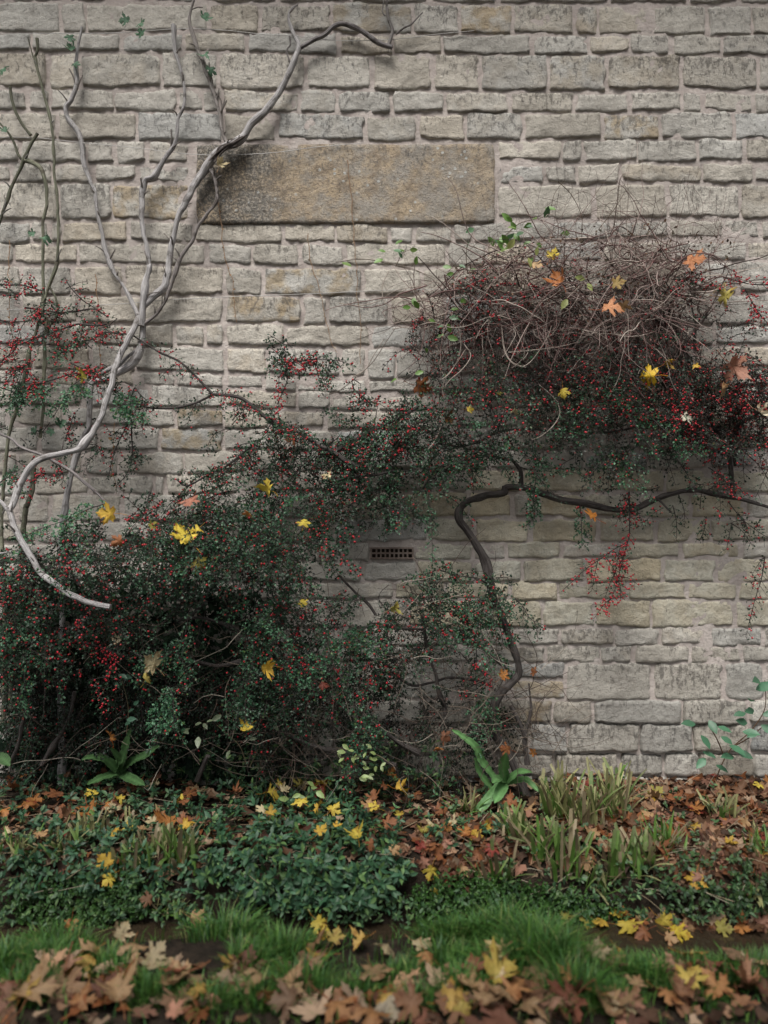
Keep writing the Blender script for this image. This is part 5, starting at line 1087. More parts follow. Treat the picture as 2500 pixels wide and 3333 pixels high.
# brown leaf litter and straw on the bed
BRN = np.array([(.13, .065, .035), (.22, .115, .065), (.075, .040, .025), (.34, .20, .12), (.16, .07, .045), (.40, .28, .19), (.24, .085, .03), (.30, .15, .10)])
poly = [(0, 1680), (560, 1690), (1150, 1690), (1659, 1690), (1659, 1900), (1450, 1930), (1380, 1870), (1080, 1890), (900, 1870), (450, 1850), (420, 1900), (0, 1890)]
mb = MB()
for q, (pl_, n) in enumerate(((poly, 1500), ([(1200, 1690), (1659, 1685), (1659, 1880), (1450, 1890), (1250, 1800)], 600), ([(880, 1760), (1130, 1730), (1090, 1880), (930, 1890)], 220), ([(0, 2088), (1659, 2088), (1659, 2230), (0, 2230)], 130), ([(1200, 2010), (1659, 1990), (1659, 2100), (1300, 2110)], 150))):
    p = hits(inpoly(pl_, rg, n)); nn = gnorm(p)
    tp, tf = (IVY, IVYF)
    t2 = tp.copy(); t2[:, 2] += np.abs(tp[:, 1]) * .5 + .15 * (tp[:, 0] - .4) ** 2
    if q in (1, 3, 4):
        big = hits(inpoly(pl_, rg, n // 2)); bn = gnorm(big); kk = len(big)
        for var in range(6):
            s6 = slice(var, kk, 6); ml = LITM[var]; bb = big[s6]
            inst(mb, ml[0], ml[1], bb + np.array([0, 0, .012]) + (np.array([0, 0, .012]) if q > 2 else 0), np.cross(bn[s6], rg.normal(size=(len(bb), 3))), unit(bn[s6] + rg.normal(0, .35, (len(bb), 3)) + np.array([0, -.2, 0])), rg.uniform(.06, .12, len(bb)) * (1.35 if q == 3 else 1), BRN[rg.integers(0, len(BRN), len(bb))] * rg.uniform(.5, 1.3, (len(bb), 1)))
    inst(mb, t2, tf, p + np.array([0, 0, .006]) + rg.uniform(0, .02, (n, 1)) * nn, np.cross(nn, rg.normal(size=(n, 3))), unit(nn + rg.normal(0, .45, (n, 3))), rg.uniform(.02, .065, n), BRN[rg.integers(0, len(BRN), n)] * rg.uniform(.4, 1.0, (n, 1)))
tag(mb.build('leaf_litter', M['litter']), 'brown crumpled leaf litter covering the soil', 'leaf litter', kind='stuff')
n = 420; p = hits(inpoly([(0, 1720), (850, 1720), (1150, 1690), (1659, 1700), (1659, 1930), (1200, 1960), (900, 1880), (420, 1900), (0, 1950)], rg, n)) + np.array([0, 0, .012])
dr = unit(np.stack([rg.normal(0, 1, n), rg.normal(0, .6, n), np.abs(rg.normal(0, .12, n))], 1)); L = rg.uniform(.04, .2, (n, 1))
mb = MB(); tubes(mb, np.stack([p, p + dr * L * .5 + [0, 0, .006], p + dr * L], 1), np.full((n, 3), .0013), 3, np.array([(.30, .24, .16), (.20, .14, .09), (.38, .33, .25), (.10, .07, .05)])[rg.integers(0, 4, n)])
tag(mb.build('straw', M['drystem']), 'dry straws and fine twigs scattered over the bed', 'straw', kind='stuff')
# dead twiggy brush at the foot of the bush
mb = MB(); pl = []; cl = []
for poly, n in (([(560, 1500), (900, 1480), (1150, 1440), (1180, 1640), (900, 1680), (560, 1690)], 260), ([(1040, 1430), (1190, 1440), (1200, 1660), (1060, 1660)], 80), ([(560, 1540), (700, 1560), (640, 1680), (560, 1670)], 50), ([(0, 1380), (560, 1300), (560, 1660), (0, 1660)], 120), ([(620, 1240), (1060, 1240), (1060, 1500), (640, 1500)], 110)):
    for (x, y) in inpoly(poly, rg, n):
        pl.append(wander(V(x, y, rg.uniform(.06, .45)), [rg.normal(0, .8), rg.normal(-.1, .3), rg.normal(-.1, .7)], rg.uniform(.1, .38), 12, .10, rg)); cl.append(np.array([(.20, .16, .13), (.10, .075, .06), (.32, .28, .235), (.06, .045, .038)][rg.choice(4, p=[.28, .3, .12, .3])]))
pl = np.array(pl); pl[:, :, 2] = np.maximum(pl[:, :, 2], .02)
tubes(mb, pl, rg.uniform(.0008, .0020, (len(pl), 1)) * np.linspace(1, .6, 13)[None], 4, np.array(cl))
tag(mb.build('dead_brush', M['drystem']), 'fine bare dead twigs matted at the foot of the cotoneaster', 'brush', kind='stuff')

# strap-leaved clumps with sheared tops
def blade_mesh(rng, L, w, bend, cut):
    n = 6; t = np.linspace(0, 1, n); y = bend * t ** 2 * L; z = L * t * (1 - .25 * abs(bend) * t)
    ww = w * (.75 + .35 * np.sin(np.pi * np.clip(t * .8 + .1, 0, 1))) * (1 if cut else 1 - t ** 3 * .9)
    v = np.concatenate([np.stack([-ww / 2, y, z], 1), np.stack([0 * ww, y - w * .18, z], 1), np.stack([ww / 2, y, z], 1)])
    if cut: v[n - 1, 2] -= w * .4
    f = [(k, n + k, n + k + 1, k + 1) for k in range(n - 1)] + [(n + k, 2 * n + k, 2 * n + k + 1, n + k + 1) for k in range(n - 1)]
    return v, np.array(f), np.repeat(t[None], 3, 0).ravel()
def clump(x, y, hpx, nb, label, rng, green=.5, cut=True, spread=.35, wid=.0145):
    base = hits([(x, y)])[0]; k = (D + base[1]) / D; H = 1.12 * hpx * Q * SP * k
    e = empty('strap_leaf_clump', base, label, 'plant', 'strap-leaved clumps on the bank')
    for q in range(nb):
        L = H * rng.uniform(.55, 1.1); v, f, t = blade_mesh(rng, L, wid * rng.uniform(.7, 1.2), rng.normal(.15, .2), cut)
        az = rng.uniform(0, 6.28); tl = abs(rng.normal(0, spread)); ca, sa = math.cos(az), math.sin(az)
        z2 = v[:, 2] * math.cos(tl) - v[:, 1] * math.sin(tl); y2 = v[:, 1] * math.cos(tl) + v[:, 2] * math.sin(tl)
        vv = np.stack([v[:, 0] * ca - y2 * sa, v[:, 0] * sa + y2 * ca, z2], 1) + base + np.array([rng.normal(0, .034), rng.normal(0, .024), -.01])
        g1 = np.array([.15, .29, .06]) if rng.random() < green else np.array([.42, .42, .19])
        tipc = np.array([.36, .33, .20]) if cut else g1
        a = rng.uniform(.0, .9) * (t ** 3)[:, None]; dead_ = rng.random() < .22
        c = (g1 * (1 - a) + tipc * a) * rng.uniform(.5, 1.1)
        if dead_: c = np.ones((len(t), 1)) * np.array([.36, .29, .18]) * rng.uniform(.6, 1)
        mb = MB(); mb.add(vv, f, c); mb.build('blade', M['grass'], e)
for (x, y, h, n, lab, gr, cut, sp) in (
    (1120, 1815, 75, 24, 'pale sheared strap-leaved clump next to the hart\'s-tongue fern', .4, True, .25), (1180, 1850, 85, 14, 'dark green upright strap-leaved tuft beside a taller bright one', .95, True, .2),
    (1225, 1895, 120, 16, 'bright green fan of broad cut blades on the bank edge', .95, True, .28), (1205, 1770, 110, 24, 'tall yellowish sheared clump among brown leaves below the wall', .25, True, .3),
    (1265, 1790, 100, 22, 'yellow-green sheared clump between two taller clumps', .35, True, .3), (1330, 1775, 120, 30, 'largest pale-tipped strap-leaved clump below the bare wall', .4, True, .28),
    (1345, 1890, 90, 22, 'deep green clump overhanging the dark gap in the bank', .85, True, .3), (1400, 1870, 70, 18, 'dull green clump with dead straw blades at its foot', .6, True, .45),
    (1440, 1840, 80, 16, 'grassy clump with bent grey-green blades beside brown leaves', .7, False, .4), (1070, 1910, 90, 16, 'fresh green tuft leaning over the mat of tiny leaves', .9, True, .35),
    (1290, 1910, 60, 14, 'low tuft of leaning blades at the lip of the bank', .7, True, .5), (1560, 1770, 60, 16, 'small brownish sheared clump in the deep leaf drift by the wall', .2, True, .3),
    (1640, 1850, 70, 14, 'narrow tuft of yellowing blades near the wall\'s seedling shrub', .5, False, .3), (1630, 1920, 60, 12, 'small tuft beside the stream water', .5, False, .5),
    (290, 1880, 70, 14, 'bright stubby cut tuft with dark soil beneath', .8, True, .35), (385, 1880, 100, 20, 'upright dark green sheared fan beside the periwinkle mound', .95, True, .25),
    (340, 1850, 60, 16, 'short pale sheared tuft behind two green ones', .5, True, .3), (140, 1850, 60, 16, 'shaded sheared tuft with green bases among brown leaves', .6, True, .35),
    (190, 1815, 60, 16, 'pale stubble tuft of cut stalks under the dark bush', .2, True, .3), (40, 1850, 60, 16, 'dim yellow-green tuft in the shaded leaf litter', .5, False, .45),
    (270, 1790, 40, 10, 'tiny straw-coloured stubble among orange leaves', .2, True, .3), (370, 1960, 50, 12, 'flattened tuft of leaning blades over the ditch', .6, False, .9), (1010, 1760, 60, 12, 'thin grassy tuft beside the fern\'s longest frond', .6, False, .5)):
    clump(x, y, h, int(n * 2.0), lab, rg, gr, cut, sp)

# hart's-tongue ferns
def frond(e, pts, w, rng, col):
    pth = smooth_path(pts, .008); n = len(pth); t = unit(np.gradient(pth, axis=0))
    up = np.array([0, -.75, .75]); sd = unit(np.cross(t, up)); nn = np.cross(sd, t)
    u = np.linspace(0, 1, n); ww = w * (.35 + .65 * np.sin(np.pi * np.clip(u * .8 + .16, 0, 1))) * np.sqrt(np.clip((1 - u) * 9, 0, 1))
    wav = .055 * w * np.sin(u * 60 + rng.uniform(0, 6)) + .06 * w * np.sin(u * 19)
    rows = []
    for s_, f_ in ((-1, 1), (-.5, .55), (0, 0), (.5, .55), (1, 1)):
        rows.append(pth + sd * (s_ * ww * .5 * (1 + .035 * np.sin(u * 70 + s_ * 2)))[:, None] + nn * (abs(s_) * .14 * ww + (wav * s_ * f_ if s_ < 0 else -wav * s_ * f_))[:, None])
    v = np.concatenate(rows); f = [(a * n + k, (a + 1) * n + k, (a + 1) * n + k + 1, a * n + k + 1) for a in range(4) for k in range(n - 1)]
    c = np.tile(np.array(col), (len(v), 1)); c[2 * n:3 * n] *= 1.5
    mb = MB(); mb.add(v, np.array(f), c); mb.build('frond', M['peri'], e)
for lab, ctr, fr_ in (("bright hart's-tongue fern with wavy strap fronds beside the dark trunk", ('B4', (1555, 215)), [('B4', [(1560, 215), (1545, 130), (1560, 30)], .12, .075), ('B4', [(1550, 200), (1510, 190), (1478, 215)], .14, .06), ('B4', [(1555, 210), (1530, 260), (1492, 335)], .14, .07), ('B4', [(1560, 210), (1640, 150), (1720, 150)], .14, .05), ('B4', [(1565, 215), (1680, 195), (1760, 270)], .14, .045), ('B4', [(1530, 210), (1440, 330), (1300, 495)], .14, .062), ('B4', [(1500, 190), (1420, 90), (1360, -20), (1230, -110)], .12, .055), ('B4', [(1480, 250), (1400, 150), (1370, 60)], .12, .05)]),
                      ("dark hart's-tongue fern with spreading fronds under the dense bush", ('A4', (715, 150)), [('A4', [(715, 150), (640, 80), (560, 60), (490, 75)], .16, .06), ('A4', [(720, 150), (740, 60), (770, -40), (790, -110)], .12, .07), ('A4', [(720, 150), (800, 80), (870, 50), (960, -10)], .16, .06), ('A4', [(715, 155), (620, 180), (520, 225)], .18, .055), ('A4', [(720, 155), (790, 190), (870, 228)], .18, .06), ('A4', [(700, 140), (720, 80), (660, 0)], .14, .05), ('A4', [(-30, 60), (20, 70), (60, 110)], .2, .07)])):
    b0 = T(ctr[0], [ctr[1]], .3)[0]; g0 = hits([((OX[ctr[0][0]] + ctr[1][0] / 1.8433) / Q, 1700)])[0]
    e = empty('fern', (b0[0], b0[1], max(.0, float(gz(b0[0], -b0[1])))), lab, 'fern')
    for (t, p, bow, w) in fr_:
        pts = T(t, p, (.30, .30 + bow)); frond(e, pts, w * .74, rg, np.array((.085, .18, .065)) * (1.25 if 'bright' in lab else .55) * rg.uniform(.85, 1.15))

# seedling shrub at the right
sh = empty('seedling_shrub', (V(1535, 1700, .12)[0], -.12, .01), 'young green shrub with oval leaves in front of the bare wall foot', 'shrub')
for p in ([(1330, 1850), (1350, 1720), (1400, 1600), (1450, 1530), (1560, 1430), (1640, 1300), (1640, 1130)], [(1400, 1600), (1350, 1480), (1300, 1400)], [(1450, 1530), (1540, 1480), (1640, 1400)]):
    mb = MB(); tube(mb, smooth_path(T('C3', p, (.13, .2)), .02), [.0035, .003, .002], 6, (.13, .08, .05)); mb.build('stem', M['drystem'], sh)
for (x, y) in [(1250, 1395), (1280, 1460), (1380, 1410), (1400, 1470), (1290, 1560), (1450, 1520), (1310, 1600), (1480, 1590), (1530, 1440), (1560, 1390), (1640, 1400), (1600, 1310), (1650, 1340), (1580, 1260), (1630, 1130), (1610, 1190), (1655, 1180), (1330, 1370), (1500, 1560), (1620, 1440), (1550, 1330), (1370, 1640)]:
    p = T('C3', [(x - 25, y)], rg.uniform(.16, .26))[0]
    leaf_obj(sh, 'leaf', OV, OVF, p, unit([rg.normal(.2, 1), -.4, rg.normal(-.1, .4)]), unit([rg.normal(0, .3), -.7, rg.uniform(.3, 1)]), rg.uniform(.055, .085), np.array((.075, .20, .11)) * rg.uniform(.8, 1.35), M['greenleaf'], .95)
# rose sprig, snowberry sprig and other small upright plants
for lab, t, stems, leaves, col, L in (
    ('yellow-green rose sprig with paired leaflets at the foot of the bush', 'B4', [[(640, 250), (670, 100), (690, 0), (700, -60)], [(690, 20), (780, 40), (860, 90)], [(680, 60), (620, 20), (540, 0)]], [(560, 20), (600, 30), (590, 60), (640, 50), (650, 20), (690, 40), (720, 30), (700, 80), (740, 60), (780, 40), (790, 70), (780, 110), (810, 110), (840, 90), (700, 120), (660, 110), (680, 180), (720, 170), (740, 160), (620, 90), (580, -20), (720, -20), (690, 175), (735, 185)], (.26, .34, .12), .034),
    ('pale variegated sprig among yellow leaves on the periwinkle mound', 'B4', [[(330, 440), (340, 330), (400, 250)], [(340, 340), (280, 300), (240, 310)]], [(260, 310), (300, 300), (340, 320), (390, 240), (420, 260), (410, 230), (330, 280), (370, 330), (290, 340), (430, 420), (410, 400), (440, 270), (350, 300), (500, 600), (470, 560)], (.27, .38, .13), .042),
    ('grey-green herb with drooping withered leaves under the hanging shoots', 'A3', [[(1480, 1640), (1440, 1530), (1380, 1470), (1300, 1400)], [(1500, 1650), (1580, 1480), (1600, 1400)]], [(1170, 1400), (1220, 1390), (1280, 1370), (1330, 1340), (1140, 1420), (1380, 1550), (1600, 1410), (1640, 1400), (1540, 1480), (1500, 1390), (1100, 1430), (1190, 1470)], (.16, .20, .12), .045),
    ('small dark sprig with three oval leaves in the shade of the bush', 'A3', [[(760, 1450), (770, 1300), (730, 1120)], [(640, 880), (620, 800)]], [(710, 1100), (740, 1110), (690, 1150), (770, 1320), (800, 1280), (760, 1370), (630, 790), (620, 820), (680, 760), (780, 1380)], (.05, .12, .075), .042)):
    b0 = T(t, [stems[0][0]], .32)[0]; e = empty('sprig', (b0[0], b0[1], max(0.0, float(gz(b0[0], -b0[1])))), lab, 'plant')
    for p in stems: mb = MB(); tube(mb, smooth_path(T(t, p, (.34, .42)), .02), [.002, .0016, .001], 5, (.16, .13, .08)); mb.build('stem', M['drystem'], e)
    for (x, y) in leaves:
        leaf_obj(e, 'leaf', OV, OVF, T(t, [(x, y)], rg.uniform(.38, .46))[0], unit([rg.normal(0, 1), -.4, rg.normal(0, .5)]), unit([rg.normal(0, .4), -.8, rg.uniform(.2, .9)]), L * rg.uniform(.7, 1.3), np.array(col) * rg.uniform(.75, 1.25), M['greenleaf'], .9)

# ------------------------------------------------------------------ the lawn
CL = [(480, 2032, .11, .10), (540, 2012, .11, .11), (612, 2018, .12, .10), (448, 2072, .08, .07), (525, 2090, .10, .08), (700, 2022, .09, .07), (765, 2012, .09, .07), (830, 2018, .09, .06), (900, 2014, .09, .065), (962, 2022, .10, .07), (1020, 2030, .10, .08), (1082, 2024, .11, .10), (1142, 2018, .11, .11), (1200, 2034, .12, .12), (1165, 2072, .12, .13), (1222, 2095, .10, .12), (1115, 2085, .10, .09), (1060, 2105, .08, .08), (960, 2085, .09, .07), (655, 2145, .08, .10), (1238, 2155, .09, .11), (1000, 2140, .08, .07), (60, 2030, .11, .08), (130, 2042, .11, .07), (205, 2032, .10, .07), (15, 2085, .1, .07), (110, 2092, .1, .07), (240, 2092, .09, .06), (60, 2150, .09, .07), (335, 2150, .08, .07), (300, 2112, .08, .06), (1330, 2102, .09, .06), (1400, 2112, .1, .06), (1480, 2100, .1, .06), (1560, 2112, .1, .06), (1630, 2100, .1, .06), (860, 2122, .08, .06), (760, 2150, .08, .06), (560, 2165, .08, .07), (620, 2060, .1, .08), (900, 2170, .07, .06), (450, 2170, .07, .06), (1330, 2160, .08, .05), (1500, 2160, .08, .05)]
B_, H_, O_ = [], [], []
for (x, y, r, h) in CL:
    c = hits([(x, y)])[0]; n = int(62000 * r * r * rg.uniform(.8, 1.2))
    rr = r * np.sqrt(rg.random(n)) * rg.uniform(.8, 1.15, n); an = rg.uniform(0, 6.283, n)
    bx_ = c[0] + rr * np.cos(an) * 1.15; by_ = c[1] + rr * np.sin(an) * .85
    B_.append(np.stack([bx_, by_, gz(bx_, -by_)], 1)); H_.append(h * (1.15 - .55 * (rr / r) ** 2)); O_.append(np.stack([np.cos(an), np.sin(an)], 1) * (rr / r)[:, None])
n = 16000; ed_ = 1.05 + 3 * rg.random(n) ** 1.8; bx_ = rg.uniform(-3, 3, n); B_.append(np.stack([bx_, -ed_, gz(bx_, ed_)], 1)); H_.append(np.full(n, .05)); O_.append(np.zeros((n, 2)))
base = np.concatenate(B_); gh_ = np.concatenate(H_); out_ = np.concatenate(O_)
ok = (-base[:, 1] > lawn_edge(base[:, 0]) - .05) & ~((np.abs(base[:, 0] + .66) < .16) & (np.abs(base[:, 1] + 1.32) < .10)); base = base[ok]; gh_ = gh_[ok]; out_ = out_[ok]
nb = len(base); L = gh_ * rg.uniform(.45, 1.3, nb); hz = out_ + rg.normal(0, .45, (nb, 2)); hl = np.maximum(np.linalg.norm(hz, axis=1), 1e-3); ln = np.minimum(hl * .75, 1.1)
lean = np.concatenate([hz / hl[:, None], np.zeros((nb, 1))], 1); upv = np.array([0, 0, 1.0]); sdv = np.cross(lean, upv); w = (.0010 + .0022 * rg.random(nb) ** 2)[:, None]
mid = base + upv * (L * .55)[:, None] + lean * (L * ln * .35)[:, None]; tip = base + upv * (L * (1 - .3 * ln))[:, None] + lean * (L * ln * 1.1)[:, None]
v = np.stack([base - sdv * w, base + sdv * w, mid - sdv * w * .8, mid + sdv * w * .8, tip], 1).reshape(-1, 3); k5 = np.arange(nb)[:, None] * 5
GC = np.array([(.06, .14, .035), (.075, .165, .045), (.11, .19, .055), (.05, .12, .05), (.24, .24, .12), (.06, .145, .065)])[rg.choice(6, nb, p=[.27, .25, .18, .14, .05, .11])] * rg.uniform(.6, 1.6, (nb, 1)) * np.array([[.9, 1, .7]])
mb = MB(); mb.add(v, np.concatenate([k5 + np.array([[0, 1, 3, 2]])]), np.repeat(GC, 5, 0)); mb.f.append(k5 + np.array([[2, 3, 4]]))
tag(mb.build('lawn_grass', M['grass']), 'short soft green grass at the edge of the stream', 'grass', kind='stuff')

# ------------------------------------------------------------------ fallen maple leaves
YEL, GOLD, CRM, ORG, RST, RED, TAN, OLV, PNK, BRO = (.64, .50, .08), (.58, .38, .06), (.62, .53, .32), (.44, .19, .055), (.30, .12, .05), (.24, .045, .03), (.44, .28, .14), (.36, .32, .07), (.38, .19, .13), (.19, .10, .055)
def px_w(px, d): return px * Q * SP * (D - d) / D
caught = [  # view x, y, size px, depth, colour, label
    (473, 358, 26, .08, CRM, 'pale yellow leaf wedged behind the grey vine beside the ochre slab'), (900, 832, 46, .24, (.20, .07, .02), 'dark red and olive leaf hanging among honeysuckle stems'),
    (1075, 848, 22, .28, OLV, 'small olive-yellow leaf hanging on a loop below the dry tangle'), (1108, 884, 24, .3, CRM, 'small pale yellow star-shaped leaf stuck on cotoneaster below the tangle'),
    (1215, 840, 28, .3, YEL, 'small bright yellow leaf on thin stems under the tangle'), (1412, 812, 52, .34, (.70, .47, .04), 'big vivid yellow leaf hanging edge-on in the dark cotoneaster'),
    (1437, 785, 26, .26, GOLD, 'small gold leaf behind the vivid yellow hanging leaf'), (1475, 903, 30, .34, (.74, .72, .58), 'small near-white leaf caught on a berried shoot'),
    (1635, 885, 40, .32, (.72, .66, .5), 'cream leaf perched on the dark twiggy cotoneaster'), (1575, 782, 62, .3, PNK, 'large pink-brown leaf draped on the dark twiggy cotoneaster'),
    (1560, 838, 40, .32, TAN, 'tan leaf with long stalk below the pink-brown one'), (1502, 788, 18, .28, GOLD, 'tiny golden leaf next to the pink-brown leaf'),
    (1485, 562, 54, .26, (.46, .2, .09), 'orange-brown leaf high on the dry tangle'), (1212, 612, 44, .38, (.46, .19, .07), 'orange leaf buried in the dry tangle beside lime leaves'),
    (1305, 665, 52, .38, (.52, .25, .13), 'peach-orange leaf on the front of the dry tangle'), (1345, 655, 40, .38, TAN, 'tan leaf next to the peach-orange one on the tangle'),
    (1325, 612, 34, .34, (.34, .24, .08), 'dull ochre leaf sunk in the tangle'), (1148, 570, 34, .3, (.52, .36, .2), 'pale buff leaf at the crest of the tangle'), (1190, 556, 30, .3, YEL, 'yellow folded leaf at the crest of the tangle'),
    (1560, 640, 46, .2, (.40, .34, .09), 'olive-yellow leaf resting against the wall right of the tangle'), (1568, 617, 30, .18, CRM, 'pale leaf just above the olive-yellow one by the wall'),
    (1285, 1117, 44, .24, (.50, .20, .04), 'orange-red leaf hanging beneath the horizontal trunk'), (1010, 884, 20, .26, YEL, 'tiny yellow leaf beside stems under the tangle'),
    (960, 905, 30, .2, (.2, .1, .03), 'dark brown leaf deep in the cotoneaster'), (710, 1021, 26, .3, CRM, 'cream curled leaf on the crown of the dense bush'),
    (586, 1060, 42, .32, (.58, .45, .07), 'mustard yellow leaf on the crown of the dense bush'), (415, 1076, 46, .4, (.36, .16, .11), 'curled pink-brown leaf on top of the dense bush'),
    (245, 1110, 46, .42, GOLD, 'amber leaf where the bush meets the grey vine'), (408, 1166, 64, .56, (.72, .56, .08), 'largest bright yellow leaf lying on the dense bush'),
    (430, 1140, 28, .5, YEL, 'small yellow leaf just above the largest yellow one'), (421, 1213, 40, .54, OLV, 'olive leaf drooping below the largest yellow one'),
    (655, 1133, 30, .46, YEL, 'yellow leaf tucked in the middle of the dense bush'), (540, 1114, 26, .46, ORG, 'small orange leaf on the dense bush'), (325, 1138, 24, .52, OLV, 'small olive leaf among berries near the big yellow one'),
    (585, 1442, 42, .52, (.66, .44, .07), 'golden five-pointed leaf hanging in front of the dark bush'), (657, 1307, 24, .46, YEL, 'small yellow leaf in the hanging shoots'), (845, 1314, 30, .36, OLV, 'yellow-olive leaf on shoots before the lower wall'),
    (335, 1440, 52, .52, CRM, 'ragged cream leaf in the dark bush'), (312, 1466, 42, .54, (.44, .36, .1), 'dull yellow leaf beneath the ragged cream one'), (248, 1387, 26, .46, (.52, .44, .3), 'thin buff leaf on a berried shoot in the shade'),
    (538, 1568, 32, .5, YEL, 'yellow leaf on the herb at the foot of the bush'), (694, 1476, 28, .44, (.16, .04, .025), 'dark red leaf deep in the hanging shoots'), (1083, 1462, 28, .3, (.42, .18, .05), 'orange leaf stuck by the dark trunk'),
    (955, 1590, 34, .34, (.26, .12, .07), 'curled brown leaf above the fern'), (952, 1618, 24, .36, ORG, 'narrow orange leaf hanging under the curled brown one'), (240, 1598, 30, .46, ORG, 'orange leaf glowing in the dark thicket'),
    (262, 1166, 34, .5, RST, 'rust leaf among berries on the left of the bush'), (180, 806, 36, .22, (.46, .40, .07), 'yellow-olive leaf in berries beside the cut vine stub'), (640, 944, 30, .22, RST, 'rust leaf on the arching berried branch'),
    (1155, 1455, 22, .26, RST, 'rust-coloured leaf right of the dark trunk'), (1100, 1620, 30, .3, RST, 'rust leaf in dead twigs under the trunk'), (1155, 1630, 22, .28, ORG, 'small orange leaf at the trunk foot'), (860, 1315, 12, .3, BRO, 'tiny brown leaf near the lower wall')]
for (x, y, s, d, c, lab) in caught:
    put_leaf(V(x, y, d + .01), px_w(s * 1.15, d), c, lab, 'leaves caught in the climbing plants', nrm=(rm.normal(0, .75), -1, rm.normal(.5, .7)), mesh=int(rm.integers(3, len(MM))))
ground_leaves = [
    (108, 1688, 44, OLV), (370, 1684, 42, ORG), (495, 1696, 50, RED), (415, 1742, 48, CRM), (393, 1752, 34, YEL), (265, 1752, 34, YEL), (200, 1772, 60, ORG), (235, 1765, 46, ORG), (332, 1806, 34, CRM), (372, 1806, 62, ORG), (395, 1812, 46, GOLD),
    (240, 1832, 48, GOLD), (248, 1868, 50, GOLD), (255, 1895, 36, YEL), (580, 1762, 40, YEL), (652, 1740, 36, OLV), (800, 1792, 48, TAN), (738, 1675, 28, YEL), (835, 1718, 44, ORG), (826, 1748, 34, RST), (866, 1776, 28, YEL), (690, 1856, 40, GOLD), (762, 1852, 46, YEL),
    (715, 1795, 38, YEL), (722, 1840, 28, GOLD), (838, 1830, 44, PNK), (930, 1877, 44, YEL), (915, 1858, 36, PNK), (996, 1870, 34, TAN), (968, 1885, 34, RED), (1130, 1762, 54, TAN), (1100, 1756, 40, RST), (1190, 1752, 52, (.46, .46, .1)), (1412, 1738, 34, GOLD), (1645, 1712, 36, YEL),
    (1425, 1982, 54, YEL), (1352, 2046, 66, YEL), (1452, 2062, 62, (.55, .42, .05)), (940, 1920, 22, YEL), (682, 1988, 50, YEL), (702, 2002, 36, GOLD), (425, 1978, 48, TAN), (560, 1800, 34, CRM), (1285, 1815, 46, TAN), (1262, 1860, 44, TAN), (1150, 1840, 40, TAN), (1000, 1905, 26, BRO),
    (1440, 1790, 56, PNK), (1560, 1830, 60, PNK), (1580, 1790, 56, ORG), (1630, 1830, 56, GOLD), (1520, 1770, 50, RED), (1490, 1760, 44, ORG), (1400, 1770, 50, TAN), (1550, 1730, 50, TAN), (1490, 1725, 46, BRO), (1600, 1730, 50, BRO), (1450, 1745, 44, RST), (1360, 1790, 46, RST), (1240, 1700, 40, RST), (1280, 1705, 44, RED), (1200, 1690, 36, BRO),
    (1040, 1740, 44, BRO), (1075, 1800, 40, RST), (960, 1830, 40, PNK), (1020, 1830, 36, RST), (880, 1845, 36, BRO), (60, 1770, 44, ORG), (10, 1780, 44, ORG), (120, 1740, 48, RST), (150, 1790, 46, BRO), (85, 1830, 40, TAN), (220, 1905, 34, RST), (170, 1985, 44, ORG), (335, 1940, 36, BRO),
    (140, 2140, 150, (.30, .17, .09)), (60, 2190, 110, TAN), (260, 2190, 100, TAN), (175, 2085, 60, TAN), (290, 2070, 70, TAN), (250, 2055, 56, CRM), (395, 2130, 74, (.34, .06, .03)), (440, 2165, 56, GOLD), (600, 2165, 90, TAN), (510, 2110, 46, GOLD), (560, 2135, 66, TAN), (670, 2080, 90, (.44, .24, .11)), (705, 2090, 66, GOLD), (720, 2060, 48, YEL), (790, 2055, 50, GOLD), (835, 2070, 62, CRM), (900, 2062, 56, CRM), (922, 2088, 66, ORG),
    (800, 2120, 80, TAN), (850, 2185, 110, (.46, .42, .32)), (720, 2190, 100, RST), (640, 2190, 90, BRO), (970, 2190, 80, GOLD), (1020, 2165, 70, (.45, .30, .14)), (1040, 2200, 80, TAN), (1090, 2090, 84, (.62, .50, .22)), (1100, 2120, 60, YEL), (1030, 2130, 76, RED), (1070, 2170, 84, CRM), (1140, 2190, 80, TAN), (1200, 2200, 70, PNK), (1240, 2150, 70, ORG), (1300, 2180, 70, ORG), (1340, 2200, 66, CRM), (1290, 2100, 60, CRM), (1370, 2160, 60, TAN), (1430, 2170, 70, ORG), (1480, 2190, 70, RST), (1560, 2170, 90, ORG), (1630, 2160, 80, RST), (1600, 2090, 60, BRO), (1520, 2110, 50, RED), (1390, 2040, 40, TAN), (1310, 2045, 46, GOLD), (1500, 2030, 50, BRO), (1550, 2050, 50, OLV), (1620, 2040, 50, BRO), (1350, 2005, 40, ORG), (1590, 1990, 40, RST), (1470, 2010, 44, TAN)]
CN = {YEL: 'yellow', GOLD: 'golden', CRM: 'cream', ORG: 'orange', RST: 'rust brown', RED: 'dark red', TAN: 'tan', OLV: 'olive', PNK: 'pinkish brown', BRO: 'dull brown'}
def colour_name(c):
    return min(CN, key=lambda k: sum((math.log(a + .02) - math.log(b + .02)) ** 2 for a, b in zip(k, c)))
def place_name(x, y, p):
    d = -p[1]
    if d > lawn_edge(p[0]) + .03: return 'on the lawn', 'leaves on the lawn'
    if d > bank_edge(p[0]) + .14: return 'floating on the stream', 'leaves on the stream'
    if x > 1180: return 'below the bare wall', 'leaves at the wall foot'
    if x > 860: return 'on soil by the fern', 'leaves around the fern'
    if x > 450: return 'on the periwinkle mound', 'leaves on the periwinkle'
    return 'under the dark bush', 'leaves under the bush'
GLV = []
